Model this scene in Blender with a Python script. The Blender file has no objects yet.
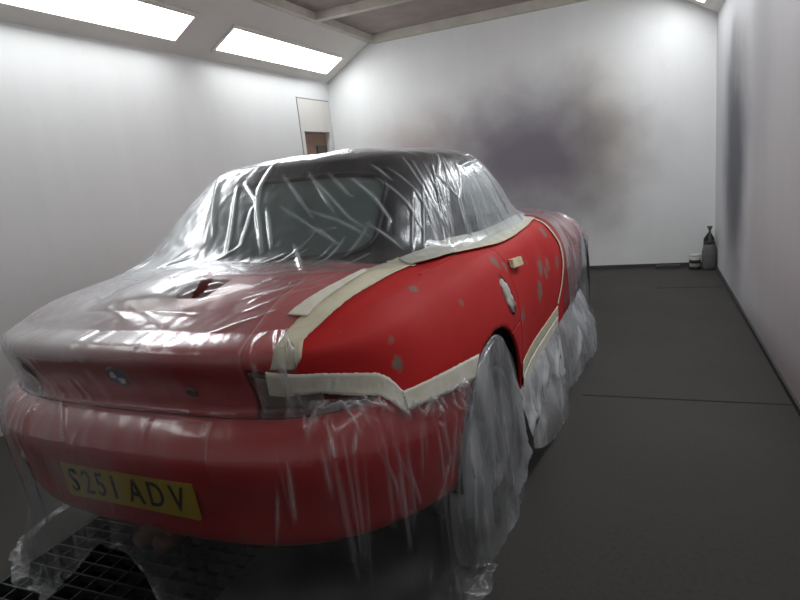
import bpy, bmesh, math, random
import numpy as np
from mathutils import Vector, Matrix, noise
from mathutils.bvhtree import BVHTree

random.seed(4)
SC = bpy.context.scene
COL = SC.collection

# ------------------------------------------------------------------ materials
def new_mat(name):
    m = bpy.data.materials.new(name); m.use_nodes = True
    nt = m.node_tree; nt.nodes.clear()
    out = nt.nodes.new('ShaderNodeOutputMaterial')
    return m, nt, out

def nd(nt, typ, **kw):
    n = nt.nodes.new('ShaderNode' + typ)
    for k, v in kw.items():
        if k.startswith('i_'):
            key = k[2:]
            key = int(key) if key.isdigit() else key.replace('_', ' ')
            n.inputs[key].default_value = v
        else:
            setattr(n, k, v)
    return n

def lk(nt, a, b): nt.links.new(a, b)

def math_(nt, op, a, b=None, clamp=False):
    n = nt.nodes.new('ShaderNodeMath'); n.operation = op; n.use_clamp = clamp
    for i, x in enumerate((a, b)):
        if x is None: continue
        if isinstance(x, (int, float)): n.inputs[i].default_value = x
        else: nt.links.new(x, n.inputs[i])
    return n.outputs[0]

def mixc(nt, fac, a, b):
    n = nt.nodes.new('ShaderNodeMix'); n.data_type = 'RGBA'
    for s, x in ((n.inputs[0], fac), (n.inputs[6], a), (n.inputs[7], b)):
        if isinstance(x, (int, float)): s.default_value = x
        elif isinstance(x, tuple): s.default_value = x if len(x) == 4 else (*x, 1)
        else: nt.links.new(x, s)
    return n.outputs[2]

def coords(nt):
    return nt.nodes.new('ShaderNodeTexCoord').outputs['Object']

def noise_fac(nt, co, scale, detail=4, rough=.55, stretch=None):
    if stretch:
        mp = nd(nt, 'Mapping'); mp.inputs['Scale'].default_value = stretch
        lk(nt, co, mp.inputs['Vector']); co = mp.outputs[0]
    n = nd(nt, 'TexNoise'); n.inputs['Scale'].default_value = scale
    n.inputs['Detail'].default_value = detail; n.inputs['Roughness'].default_value = rough
    lk(nt, co, n.inputs['Vector'])
    return n.outputs['Fac']

def maprange(nt, x, a, b, c=0., d=1., smooth=True):
    n = nd(nt, 'MapRange'); n.interpolation_type = 'SMOOTHSTEP' if smooth else 'LINEAR'
    for i, v in enumerate((a, b, c, d)): n.inputs[i + 1].default_value = v
    lk(nt, x, n.inputs[0])
    return n.outputs[0]

def bump(nt, h, strength=.2, dist=.01):
    b = nd(nt, 'Bump'); b.inputs['Strength'].default_value = strength
    b.inputs['Distance'].default_value = dist
    lk(nt, h, b.inputs['Height'])
    return b.outputs[0]

def simple(name, col, rough=.5, metal=0., spec=.5, var=.12, scale=12., bmp=0., coat=0., emit=None, trans=0.):
    m, nt, out = new_mat(name)
    p = nd(nt, 'BsdfPrincipled')
    co = coords(nt)
    f = noise_fac(nt, co, scale)
    c = mixc(nt, f, tuple(x * (1 - var) for x in col), tuple(min(1, x * (1 + var)) for x in col))
    lk(nt, c, p.inputs['Base Color'])
    p.inputs['Roughness'].default_value = rough; p.inputs['Metallic'].default_value = metal
    p.inputs['Specular IOR Level'].default_value = spec
    p.inputs['Coat Weight'].default_value = coat; p.inputs['Coat Roughness'].default_value = .08
    p.inputs['Transmission Weight'].default_value = trans
    if bmp: lk(nt, bump(nt, noise_fac(nt, co, scale * 6), bmp, .004), p.inputs['Normal'])
    lk(nt, p.outputs[0], out.inputs[0])
    return m

def blob_mask(nt, co, blobs, noise_amt=.35, nscale=2.5):
    """max of soft elliptic stains: (centre, radii, strength)"""
    nz = nd(nt, 'TexNoise'); nz.inputs['Scale'].default_value = nscale
    nz.inputs['Detail'].default_value = 4
    lk(nt, co, nz.inputs['Vector'])
    acc = None
    for c, r, s in blobs:
        a = nd(nt, 'VectorMath', operation='SUBTRACT'); lk(nt, co, a.inputs[0]); a.inputs[1].default_value = c
        b = nd(nt, 'VectorMath', operation='DIVIDE'); lk(nt, a.outputs[0], b.inputs[0]); b.inputs[1].default_value = r
        l = nd(nt, 'VectorMath', operation='LENGTH'); lk(nt, b.outputs[0], l.inputs[0])
        d = math_(nt, 'ADD', l.outputs['Value'], math_(nt, 'MULTIPLY', math_(nt, 'SUBTRACT', nz.outputs['Fac'], .5), noise_amt * 2))
        k = math_(nt, 'MULTIPLY', maprange(nt, d, 1.05, s[1]), s[0])
        acc = k if acc is None else math_(nt, 'MAXIMUM', acc, k)
    return acc

# --- paints
def red_flat(spots):
    m, nt, out = new_mat('sanded red paint')
    p = nd(nt, 'BsdfPrincipled'); co = coords(nt)
    f = noise_fac(nt, co, 5.)
    base = mixc(nt, f, (.47, .018, .020), (.55, .024, .024))
    mk = blob_mask(nt, co, spots, .9, 26.)
    pr = mixc(nt, noise_fac(nt, co, 60.), (.16, .12, .10), (.26, .21, .18))
    lk(nt, mixc(nt, mk, base, pr), p.inputs['Base Color'])
    lk(nt, maprange(nt, f, .3, .7, .66, .58), p.inputs['Roughness'])
    p.inputs['Specular IOR Level'].default_value = .22
    lk(nt, bump(nt, noise_fac(nt, co, 300.), .05, .001), p.inputs['Normal'])
    lk(nt, p.outputs[0], out.inputs[0])
    return m

SPOTS = [((.78, -.30, .77), (.2, .03, .02), (.0, .5))]  # replaced below

def film_mat(name, tint=(.80, .84, .86), haze=.05, fold_sheen_w=.5, gl=.95, rough=.13, bscale=22., stretch=(1, 1, 1), bst=.5):
    """thin polythene sheet: clear, a little milky, shiny; where it is gathered (fold) more layers lie on each other; painted reflections add to it too"""
    m, nt, out = new_mat(name)
    co = coords(nt)
    n1 = noise_fac(nt, co, bscale, 1.5, .5, stretch)
    n2 = noise_fac(nt, co, bscale * 3.3, 1, .5, stretch)
    h = math_(nt, 'ADD', n1, math_(nt, 'MULTIPLY', n2, .12))
    nrm = bump(nt, h, bst, .02)
    at = nd(nt, 'Attribute'); at.attribute_name = 'fold'
    fold = at.outputs['Fac']  # gathered layers, plus reflections painted in as milkiness
    lw = nd(nt, 'LayerWeight'); lw.inputs['Blend'].default_value = .5
    lk(nt, nrm, lw.inputs['Normal'])
    fres = math_(nt, 'ADD', math_(nt, 'MULTIPLY', math_(nt, 'POWER', lw.outputs['Facing'], 3.0), gl), .04, clamp=True)
    gloss = nd(nt, 'BsdfGlossy')
    gloss.inputs['Roughness'].default_value = rough
    gloss.inputs['Color'].default_value = (.95, .97, 1, 1)
    lk(nt, nrm, gloss.inputs['Normal'])
    tr = nd(nt, 'BsdfTransparent'); tr.inputs['Color'].default_value = (.97, .975, .98, 1)
    df = nd(nt, 'BsdfDiffuse'); df.inputs['Color'].default_value = (*tint, 1)
    tl = nd(nt, 'BsdfTranslucent'); tl.inputs['Color'].default_value = (*tint, 1)
    lk(nt, nrm, df.inputs['Normal'])
    milky = nd(nt, 'MixShader'); milky.inputs[0].default_value = .18
    lk(nt, df.outputs[0], milky.inputs[1]); lk(nt, tl.outputs[0], milky.inputs[2])
    mz = math_(nt, 'ADD', math_(nt, 'MULTIPLY', fold, fold_sheen_w),
               math_(nt, 'MULTIPLY', maprange(nt, n1, .35, .8, .5, 1.7), haze), clamp=True)
    a = nd(nt, 'MixShader'); lk(nt, mz, a.inputs[0])
    lk(nt, tr.outputs[0], a.inputs[1]); lk(nt, milky.outputs[0], a.inputs[2])
    b = nd(nt, 'MixShader')
    lk(nt, fres, b.inputs[0])
    lk(nt, a.outputs[0], b.inputs[1]); lk(nt, gloss.outputs[0], b.inputs[2])
    lk(nt, b.outputs[0], out.inputs[0])
    return m

def glass_mat(name, tint, op=.35):
    m, nt, out = new_mat(name)
    tr = nd(nt, 'BsdfTransparent'); tr.inputs['Color'].default_value = (*tint, 1)
    gl = nd(nt, 'BsdfGlossy'); gl.inputs['Roughness'].default_value = .06
    df = nd(nt, 'BsdfDiffuse'); df.inputs['Color'].default_value = (.20, .255, .255, 1)
    co = coords(nt)
    a = nd(nt, 'MixShader'); lk(nt, maprange(nt, noise_fac(nt, co, 3.), .2, .8, op * .8, op * 1.2), a.inputs[0])
    lk(nt, tr.outputs[0], a.inputs[1]); lk(nt, df.outputs[0], a.inputs[2])
    lw = nd(nt, 'LayerWeight'); lw.inputs['Blend'].default_value = .25
    b = nd(nt, 'MixShader'); lk(nt, math_(nt, 'MULTIPLY', lw.outputs['Fresnel'], .8), b.inputs[0])
    lk(nt, a.outputs[0], b.inputs[1]); lk(nt, gl.outputs[0], b.inputs[2])
    lk(nt, b.outputs[0], out.inputs[0])
    return m

def tape_mat(name, a, b):
    m, nt, out = new_mat(name)
    p = nd(nt, 'BsdfPrincipled'); co = coords(nt)
    f = noise_fac(nt, co, 14., 5)
    lk(nt, mixc(nt, maprange(nt, f, .35, .65), a, b), p.inputs['Base Color'])
    p.inputs['Roughness'].default_value = .7; p.inputs['Specular IOR Level'].default_value = .25
    lk(nt, bump(nt, noise_fac(nt, co, 90., 3), .3, .003), p.inputs['Normal'])
    lk(nt, p.outputs[0], out.inputs[0])
    return m

# ------------------------------------------------------------------ object helpers
def tag(o, label=None, cat=None, group=None, kind=None):
    if label: o['label'] = label
    if cat: o['category'] = cat
    if group: o['group'] = group
    if kind: o['kind'] = kind
    return o

def empty(name, loc=(0, 0, 0), rz=0.):
    o = bpy.data.objects.new(name, None); COL.objects.link(o)
    o.location = loc; o.rotation_euler = (0, 0, rz); o.empty_display_size = .1
    return o

def mesh_obj(name, V, F, mat, parent=None, smooth=True, loc=None):
    me = bpy.data.meshes.new(name)
    me.from_pydata([tuple(v) for v in V], [], [tuple(f) for f in F])
    me.validate(); me.update()
    if smooth: me.polygons.foreach_set('use_smooth', [True] * len(me.polygons))
    if mat: me.materials.append(mat)
    o = bpy.data.objects.new(name, me); COL.objects.link(o)
    if parent: o.parent = parent
    if loc is not None: o.location = loc
    return o

def bm_obj(name, bm, mat, parent=None, smooth=False, loc=None):
    me = bpy.data.meshes.new(name); bm.to_mesh(me); bm.free()
    if smooth: me.polygons.foreach_set('use_smooth', [True] * len(me.polygons))
    if mat: me.materials.append(mat)
    o = bpy.data.objects.new(name, me); COL.objects.link(o)
    if parent: o.parent = parent
    if loc is not None: o.location = loc
    return o

def add_box(bm, lo, hi, bev=0.):
    c = [(a + b) / 2 for a, b in zip(lo, hi)]; s = [b - a for a, b in zip(lo, hi)]
    r = bmesh.ops.create_cube(bm, size=1, matrix=Matrix.Translation(c) @ Matrix.Diagonal((*s, 1)))
    if bev:
        es = list({e for v in r['verts'] for e in v.link_edges})
        bmesh.ops.bevel(bm, geom=es, offset=bev, segments=2, profile=.7, affect='EDGES')

def box_obj(name, lo, hi, mat, parent=None, bev=0.):
    bm = bmesh.new(); add_box(bm, lo, hi, bev)
    return bm_obj(name, bm, mat, parent)

def lathe(profile, n=32, axis='z', centre=(0, 0, 0), closed=False):
    """profile: (r, h) list"""
    V, F = [], []
    for r, h in profile:
        for k in range(n):
            a = 2 * math.pi * k / n
            p = (r * math.cos(a), r * math.sin(a), h)
            if axis == 'x': p = (p[2], p[0], p[1])
            if axis == 'y': p = (p[0], p[2], p[1])
            V.append(tuple(q + c for q, c in zip(p, centre)))
    m = len(profile)
    for i in range(m - 1 + (1 if closed else 0)):
        i2 = (i + 1) % m
        for k in range(n):
            k2 = (k + 1) % n
            F.append((i * n + k, i * n + k2, i2 * n + k2, i2 * n + k))
    return V, F

def tube(pts, r, n=10):
    V, F = [], []
    pts = [Vector(p) for p in pts]
    for i, p in enumerate(pts):
        t = (pts[min(i + 1, len(pts) - 1)] - pts[max(i - 1, 0)]).normalized()
        a = t.orthogonal().normalized(); b = t.cross(a)
        if i:
            a = (pa - t * pa.dot(t)).normalized(); b = t.cross(a)
        pa = a
        rr = r[i] if isinstance(r, (list, tuple)) else r
        for k in range(n):
            q = 2 * math.pi * k / n
            V.append(p + a * math.cos(q) * rr + b * math.sin(q) * rr)
    for i in range(len(pts) - 1):
        for k in range(n):
            F.append((i * n + k, i * n + (k + 1) % n, (i + 1) * n + (k + 1) % n, (i + 1) * n + k))
    F.append(tuple(range(n))[::-1]); F.append(tuple((len(pts) - 1) * n + k for k in range(n)))
    return V, F

def merge(*parts):
    V, F = [], []
    for v, f in parts:
        o = len(V); V += list(v); F += [tuple(i + o for i in q) for q in f]
    return V, F

def grid_faces(nu, nv, o=0):
    return [(o + i * nv + j, o + (i + 1) * nv + j, o + (i + 1) * nv + j + 1, o + i * nv + j + 1)
            for i in range(nu - 1) for j in range(nv - 1)]

# ------------------------------------------------------------------ smooth surface through a control net
class Net:
    """closed (periodic) around, open upwards.  right half columns are given, left ones mirrored."""
    def __init__(self, cols):
        M = len(cols) - 1
        full = [np.array(c, float) for c in cols]
        mir = np.array([-1, 1, 1.])
        full += [full[j] * mir for j in range(M - 1, 0, -1)]
        self.M, self.n = M, len(full)
        self.P = np.array(full)                        # n x rows x 3
        mid = self.P[:, self.P.shape[1] // 2, :]
        d = np.linalg.norm(np.roll(mid, -1, 0) - mid, axis=1)
        self.h = d
        n = self.n
        A = np.zeros((n, n)); B = np.zeros((n,) + self.P.shape[1:])
        for i in range(n):
            hp, hn = d[i - 1], d[i]
            A[i, (i - 1) % n] = 1 / hp; A[i, i] = 2 * (1 / hp + 1 / hn); A[i, (i + 1) % n] = 1 / hn
            B[i] = 3 * ((self.P[i] - self.P[i - 1]) / hp ** 2 + (self.P[(i + 1) % n] - self.P[i]) / hn ** 2)
        self.T = np.linalg.solve(A, B.reshape(n, -1)).reshape(B.shape)
    def column(self, u):
        u = u % self.n
        i = int(math.floor(u)) % self.n; t = u - math.floor(u); j = (i + 1) % self.n; h = self.h[i]
        a = 2 * t**3 - 3 * t**2 + 1; b = t**3 - 2 * t**2 + t; c = -2 * t**3 + 3 * t**2; d = t**3 - t**2
        return a * self.P[i] + b * h * self.T[i] + c * self.P[j] + d * h * self.T[j]
    def at(self, u, v):
        C = self.column(u); R = len(C)
        v = min(max(v, 0), R - 1 - 1e-9); i = int(v); t = v - i
        def tang(k):
            if k == 0: return C[1] - C[0], np.linalg.norm(C[1] - C[0])
            if k == R - 1: return C[-1] - C[-2], np.linalg.norm(C[-1] - C[-2])
            return None
        h = np.linalg.norm(C[i + 1] - C[i]) + 1e-9
        def m(k):
            if k == 0: return (C[1] - C[0]) / (np.linalg.norm(C[1] - C[0]) + 1e-9)
            if k == R - 1: return (C[-1] - C[-2]) / (np.linalg.norm(C[-1] - C[-2]) + 1e-9)
            h0 = np.linalg.norm(C[k] - C[k - 1]) + 1e-9; h1 = np.linalg.norm(C[k + 1] - C[k]) + 1e-9
            s0 = (C[k] - C[k - 1]) / h0; s1 = (C[k + 1] - C[k]) / h1
            return (s0 * h1 + s1 * h0) / (h0 + h1)
        a = 2 * t**3 - 3 * t**2 + 1; b = t**3 - 2 * t**2 + t; c = -2 * t**3 + 3 * t**2; d = t**3 - t**2
        return a * C[i] + b * h * m(i) + c * C[i + 1] + d * h * m(i + 1)
    def normal(self, u, v):
        e = .02
        du = self.at(u + e, v) - self.at(u - e, v)
        dv = self.at(u, min(v + e, self.P.shape[1] - 1)) - self.at(u, max(v - e, 0))
        n = np.cross(du, dv); return n / (np.linalg.norm(n) + 1e-12)

# plan outline (right half, rear centre -> front centre) with (inset, z) for eight rows, bottom edge -> inner shoulder
def ring_cols():
    R = [
     (0.00, -.800, [(.10,.245),(.035,.275),(.005,.40),(-.020,.560),(.030,.630),(.062,.645),(.026,.834),(.10,.858)]),
     (0.28, -.795, [(.10,.250),(.035,.280),(.005,.40),(-.020,.563),(.030,.631),(.062,.646),(.028,.834),(.10,.858)]),
     (0.50, -.765, [(.10,.262),(.035,.292),(.005,.41),(-.018,.566),(.028,.632),(.058,.648),(.034,.832),(.10,.858)]),
     (0.68, -.680, [(.10,.275),(.035,.305),(.005,.41),(-.012,.560),(.020,.634),(.045,.660),(.052,.828),(.12,.866)]),
     (0.79, -.530, [(.10,.275),(.035,.300),(.006,.40),(-.005,.545),(.010,.628),(.025,.690),(.070,.830),(.14,.886)]),
     (.845, -.300, [(.06,.250),(.020,.280),(.004,.39),(.000,.530),(.004,.612),(.014,.700),(.085,.848),(.155,.903)]),
     (.870,  .000, [(.04,.200),(.012,.260),(.002,.38),(.000,.520),(.002,.600),(.014,.720),(.090,.878),(.160,.918)]),
     (.862,  .300, [(.05,.190),(.020,.250),(.006,.37),(.000,.500),(.002,.600),(.014,.720),(.085,.882),(.150,.918)]),
     (.850,  .500, [(.06,.180),(.026,.235),(.012,.35),(.002,.480),(.000,.600),(.012,.720),(.075,.878),(.130,.910)]),
     (.845,  .900, [(.06,.180),(.026,.235),(.014,.35),(.004,.480),(.000,.600),(.010,.720),(.070,.878),(.120,.910)]),
     (.848, 1.350, [(.06,.180),(.026,.235),(.014,.35),(.003,.480),(.000,.600),(.012,.720),(.085,.868),(.150,.902)]),
     (.842, 1.800, [(.05,.190),(.020,.245),(.008,.36),(.000,.490),(.000,.600),(.020,.710),(.115,.835),(.190,.868)]),
     (.828, 2.350, [(.04,.200),(.012,.255),(.002,.37),(.000,.500),(.004,.600),(.030,.690),(.125,.800),(.200,.832)]),
     (.802, 2.720, [(.06,.200),(.020,.250),(.002,.36),(.000,.480),(.006,.570),(.040,.650),(.125,.745),(.200,.778)]),
     (.70, 3.020, [(.08,.200),(.030,.240),(.004,.35),(-.004,.460),(.010,.540),(.045,.605),(.110,.680),(.190,.715)]),
     (.460, 3.180, [(.08,.200),(.030,.240),(.004,.35),(-.006,.450),(.010,.520),(.045,.580),(.100,.650),(.180,.695)]),
     (0.00, 3.235, [(.08,.200),(.030,.240),(.004,.35),(-.008,.450),(.010,.515),(.045,.575),(.100,.645),(.180,.695)]),
    ]
    out = []
    pl = [np.array((r[0], r[1])) for r in R]
    for k, (x, y, rows) in enumerate(R):
        if k == 0: n = np.array((0, -1.))
        elif k == len(R) - 1: n = np.array((0, 1.))
        else:
            a = pl[k] - pl[k - 1]; b = pl[k + 1] - pl[k]
            t = a / np.linalg.norm(a)**2 + b / np.linalg.norm(b)**2
            n = np.array((t[1], -t[0])); n /= np.linalg.norm(n)
        out.append([(x - n[0] * o, y - n[1] * o, z) for o, z in rows])
    return out
RING = Net(ring_cols())
VS, VB, VSH = 4, 5.0, 7         # row of the bumper seam, of the panel above it, of the shoulder

def deck_rear(a, b):
    """a -1..1 across, b 0 (boot edge) .. 1 (foot of the rear window)"""
    uc = 3.35; uw = 5.55
    def rim(u): return RING.at(u, 7)
    E0 = rim(a * uc)
    right = rim(uc + (uw - uc) * b); left = right * np.array([-1, 1, 1])
    base = lambda q: np.array([q * .715, -.14 - .06 * (1 - q * q), .938 + .030 * (1 - q * q)])
    pR1 = rim(uw)
    def basec(q):
        w = (q + 1) / 2
        l = base(q); e = base(1.0)
        # keep the ends on the rim
        return l + (pR1 * np.array([1 if q > 0 else -1, 1, 1]) - e * np.array([1 if q > 0 else -1, 1, 1])) * abs(q) ** 3
    E1 = basec(a); w = (a + 1) / 2
    c00, c10 = rim(-uc), rim(uc); c01, c11 = basec(-1.), basec(1.)
    P = (1 - b) * E0 + b * E1 + (1 - w) * left + w * right - ((1 - w) * (1 - b) * c00 + w * (1 - b) * c10 + (1 - w) * b * c01 + w * b * c11)
    P = P + np.array([0, 0, .018 * (1 - a * a) * math.sin(math.pi * min(max(b, 0), 1))])
    return P

def deck_front(a, b):
    uc = 13.6; uw = 10.2
    def rim(u): return RING.at(u, 7)
    E0 = rim((16 + (16 - uc) * -a))      # front rim, right end at a=1
    right = rim(uc + (uw - uc) * b); left = right * np.array([-1, 1, 1])
    pR1 = right if b == 1 else rim(uw)
    basec = lambda q: np.array([pR1[0] * q, pR1[1] + .16 * (1 - q * q), pR1[2] + .030 * (1 - q * q)])
    E1 = basec(a); w = (a + 1) / 2
    c00, c10 = rim(-uc), rim(uc); c01, c11 = basec(-1.), basec(1.)
    P = (1 - b) * E0 + b * E1 + (1 - w) * left + w * right - ((1 - w) * (1 - b) * c00 + w * (1 - b) * c10 + (1 - w) * b * c01 + w * b * c11)
    return P + np.array([0, 0, .05 * (1 - a * a) * math.sin(math.pi * min(max(b, 0), 1))])

# cabin (soft top with its windows): rows foot -> roof edge -> crown
def cabin_cols():
    foot = [(0,-.20,.950),(.34,-.185,.948),(.54,-.12,.940),(.655,.06,.926),(.690,.30,.915),(.700,.70,.910),(.695,1.08,.912),(.640,1.30,.925),(.40,1.42,.935),(0,1.47,.942)]
    edge = [(0,.225,1.278),(.30,.235,1.274),(.455,.275,1.258),(.530,.38,1.243),(.558,.53,1.240),(.568,.74,1.240),(.560,.90,1.230),(.510,.985,1.222),(.30,1.03,1.228),(0,1.05,1.235)]
    crown = [(0,.36,1.316),(.24,.37,1.313),(.36,.40,1.304),(.43,.46,1.292),(.455,.56,1.290),(.46,.72,1.290),(.45,.85,1.276),(.40,.92,1.262),(.24,.95,1.266),(0,.96,1.272)]
    out = []
    for f, e, c in zip(foot, edge, crown):
        f, e, c = map(np.array, (f, e, c))
        d = e - f; n = np.array([d[0], d[1], 0.]); 
        outw = -n / (np.linalg.norm(n) + 1e-9)
        rows = [f, f + d * .33 + outw * .020, f + d * .68 + outw * .028, f + d * .92 + outw * .016, e + (c - e) * .12 + np.array([0, 0, .008])]
        mid = np.array([0, .62, 1.330])
        rows += [c, c * .5 + mid * .5 + np.array([0, 0, .006]), mid + (c - mid) * .02]
        out.append(rows)
    return out
CAB = Net(cabin_cols())

# ------------------------------------------------------------------ panels
def oriented(V, F, centre=(0, 1.0, .45)):
    c = Vector(centre); s = 0
    for f in F[::max(1, len(F) // 60)]:
        a, b, d = (Vector(V[f[0]]), Vector(V[f[1]]), Vector(V[f[2]]))
        n = (b - a).cross(d - a); s += 1 if n.dot((a - c)) > 0 else -1
    return F if s > 0 else [tuple(reversed(f)) for f in F]

def patch(u0, u1, v0, v1, nu, nv, surf=None, inset=.0):
    """u0,u1: value or function of s in 0..1 (up); v0,v1: value or function of r in 0..1 (along)"""
    fn = lambda x: x if callable(x) else (lambda q: x)
    surf = surf or RING.at
    u0, u1, v0, v1 = map(fn, (u0, u1, v0, v1))
    V = []
    for i in range(nu):
        r = i / (nu - 1)
        for j in range(nv):
            s = j / (nv - 1)
            V.append(Vector(surf(u0(s) + (u1(s) - u0(s)) * r, v0(r) + (v1(r) - v0(r)) * s)))
    return V, oriented(V, grid_faces(nu, nv))

ARCH = [((0.0, .315), .358), ((2.446, .312), .352)]
def cut_arches(V, F):
    V = [Vector(v) for v in V]
    bm = bmesh.new()
    vs = [bm.verts.new(v) for v in V]
    for f in F:
        try: bm.faces.new([vs[i] for i in f])
        except ValueError: pass
    for (cy, cz), r in ARCH:
        kill = []
        for f in bm.faces:
            c = f.calc_center_median()
            if abs(c.x) > .5 and math.hypot(c.y - cy, max(c.z - cz, 0) if c.z < cz else c.z - cz) < r: kill.append(f)
        if not kill: continue
        ks = set(kill)
        rim = {v for f in kill for v in f.verts if any(g not in ks for g in v.link_faces)}
        bmesh.ops.delete(bm, geom=kill, context='FACES')
        for v in rim:
            if not v.is_valid: continue
            dy, dz = v.co.y - cy, v.co.z - cz
            if dz < 0:
                v.co.y = cy + math.copysign(r, dy)
            else:
                l = math.hypot(dy, dz); v.co.y = cy + dy / l * r; v.co.z = cz + dz / l * r
    for v in [v for v in bm.verts if not v.link_faces]: bm.verts.remove(v)
    bm.verts.index_update()
    V = [v.co.copy() for v in bm.verts]; F = [tuple(v.index for v in f.verts) for f in bm.faces]
    bm.free()
    return V, F

def panel(name, parts, mat, parent, thick=.012, arches=False, weld=True):
    V, F = merge(*parts)
    if arches: V, F = cut_arches(V, F)
    o = mesh_obj(name, V, F, mat, parent)
    if weld:
        bm = bmesh.new(); bm.from_mesh(o.data)
        bmesh.ops.remove_doubles(bm, verts=bm.verts, dist=.0012); bm.to_mesh(o.data); bm.free()
        o.data.polygons.foreach_set('use_smooth', [True] * len(o.data.polygons))
    if thick:
        md = o.modifiers.new('solid', 'SOLIDIFY'); md.thickness = thick; md.offset = -1
    return o
LIGHT_E = 12.6
EXPO = 0.0
# ================================================================== THE CAR
CAR_YAW = -.040
M_GLOSS = simple('gloss red paint', (.44, .014, .020), rough=.32, spec=.5, var=.05, scale=4, coat=.6)
M_BLACK = simple('black plastic trim', (.018, .018, .02), rough=.55)
M_UNDER = simple('underbody', (.010, .010, .011), rough=.9)
M_FABRIC = simple('black hood fabric', (.015, .013, .018), rough=.9, bmp=.3, scale=30)
M_TYRE = simple('tyre rubber', (.022, .022, .023), rough=.85, bmp=.2)
M_ALLOY = simple('wheel alloy', (.20, .20, .21), rough=.5, metal=.6)
M_CHROME = simple('chrome', (.62, .62, .63), rough=.18, metal=1.)
M_SEAT = simple('dark seat leather', (.022, .024, .026), rough=.55, scale=20)
M_YEL = simple('yellow reflective plate', (.40, .28, .015), rough=.5, var=.06)
M_INK = simple('black plate lettering', (.015, .014, .012), rough=.5)
M_REDLENS = simple('red tail lamp lens', (.10, .006, .008), rough=.15, spec=.7, coat=.8)
M_CLRLENS = simple('clear reversing lamp lens', (.22, .19, .17), rough=.2, coat=.6)
M_AMBER = simple('amber lamp lens', (.55, .20, .03), rough=.2, coat=.6)
M_RUST = simple('rusty exhaust steel', (.14, .075, .05), rough=.8, metal=.3, var=.4)
M_PRIMER = simple('grey primer', (.33, .32, .31), rough=.7)
M_PAPER = simple('crumpled pale paper', (.55, .54, .50), rough=.8, bmp=.5, scale=25)
M_BLUE = simple('blue enamel', (.02, .10, .38), rough=.35)
M_WHITE_E = simple('white enamel', (.75, .75, .75), rough=.35)
SPOTS = []
for c, r, st in [((.712,-.282,.881),.028,.9),((.812,-.153,.812),.022,.6),((.590,-.671,.812),.022,1.),((.705,-.551,.812),.016,.7),((.637,-.60,.838),.016,.7),((.735,-.515,.80),.022,.5),((.752,-.525,.740),.032,1.),
    ((.800,.284,.857),.040,.8),((.814,.367,.825),.030,.8),((.852,.453,.606),.045,.8),((.844,.838,.621),.060,.9),((.838,.913,.720),.065,.9),((.838,1.0,.665),.035,.9),((.842,1.066,.700),.05,.7),((.844,1.302,.667),.05,.8),
    ((.800,1.226,.846),.05,.9),((.749,1.40,.872),.045,.7),((.825,.70,.78),.03,.5),((.70,.10,.91),.035,.8),((.655,-.62,.805),.012,.7)]:
    k_ = .72 if c[1] < 0 else .9
    SPOTS.append((c, (r * .8 * k_, r * 1.1 * k_, r * 1.1 * k_), (st, .45)))
M_FLAT = red_flat(SPOTS)

car = empty('car', (0, 0, 0), CAR_YAW)
tag(car, 'small red two-seater sports car, masked with film and tape for repainting', 'car')

def side(s, fn):
    """mirror parametric u for the left side"""
    return (lambda q: s * fn(q)) if callable(fn) else s * fn

UL, UD, UF = 1.75, lambda v: 7.50 + .10 * max(0, (v - 5)) * -.6, 10.25
def dline(v0, v1, d=0.):
    return lambda s: UD(v0 + (v1 - v0) * s) + d
LT = lambda r: float(np.interp(r, [0, .4, .7, .85, 1], [5.70, 5.52, 5.20, 4.80, 4.3]))     # top edge of the lamp cut-out
UO = 4.05
def belt(u, q):
    p = np.array(RING.at(u, 7)); return p + np.array([-p[0] * .16 * q, .0, .012 * q])
# rear bumper
panel('rear_bumper', [patch(-5.95, 5.95, 0, lambda r: 4.80 - .83 * min(1, max(0, (abs(r * 11.9 - 5.95) - 3.9) / .3)), 150, 28)], M_GLOSS, car, arches=True)
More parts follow.
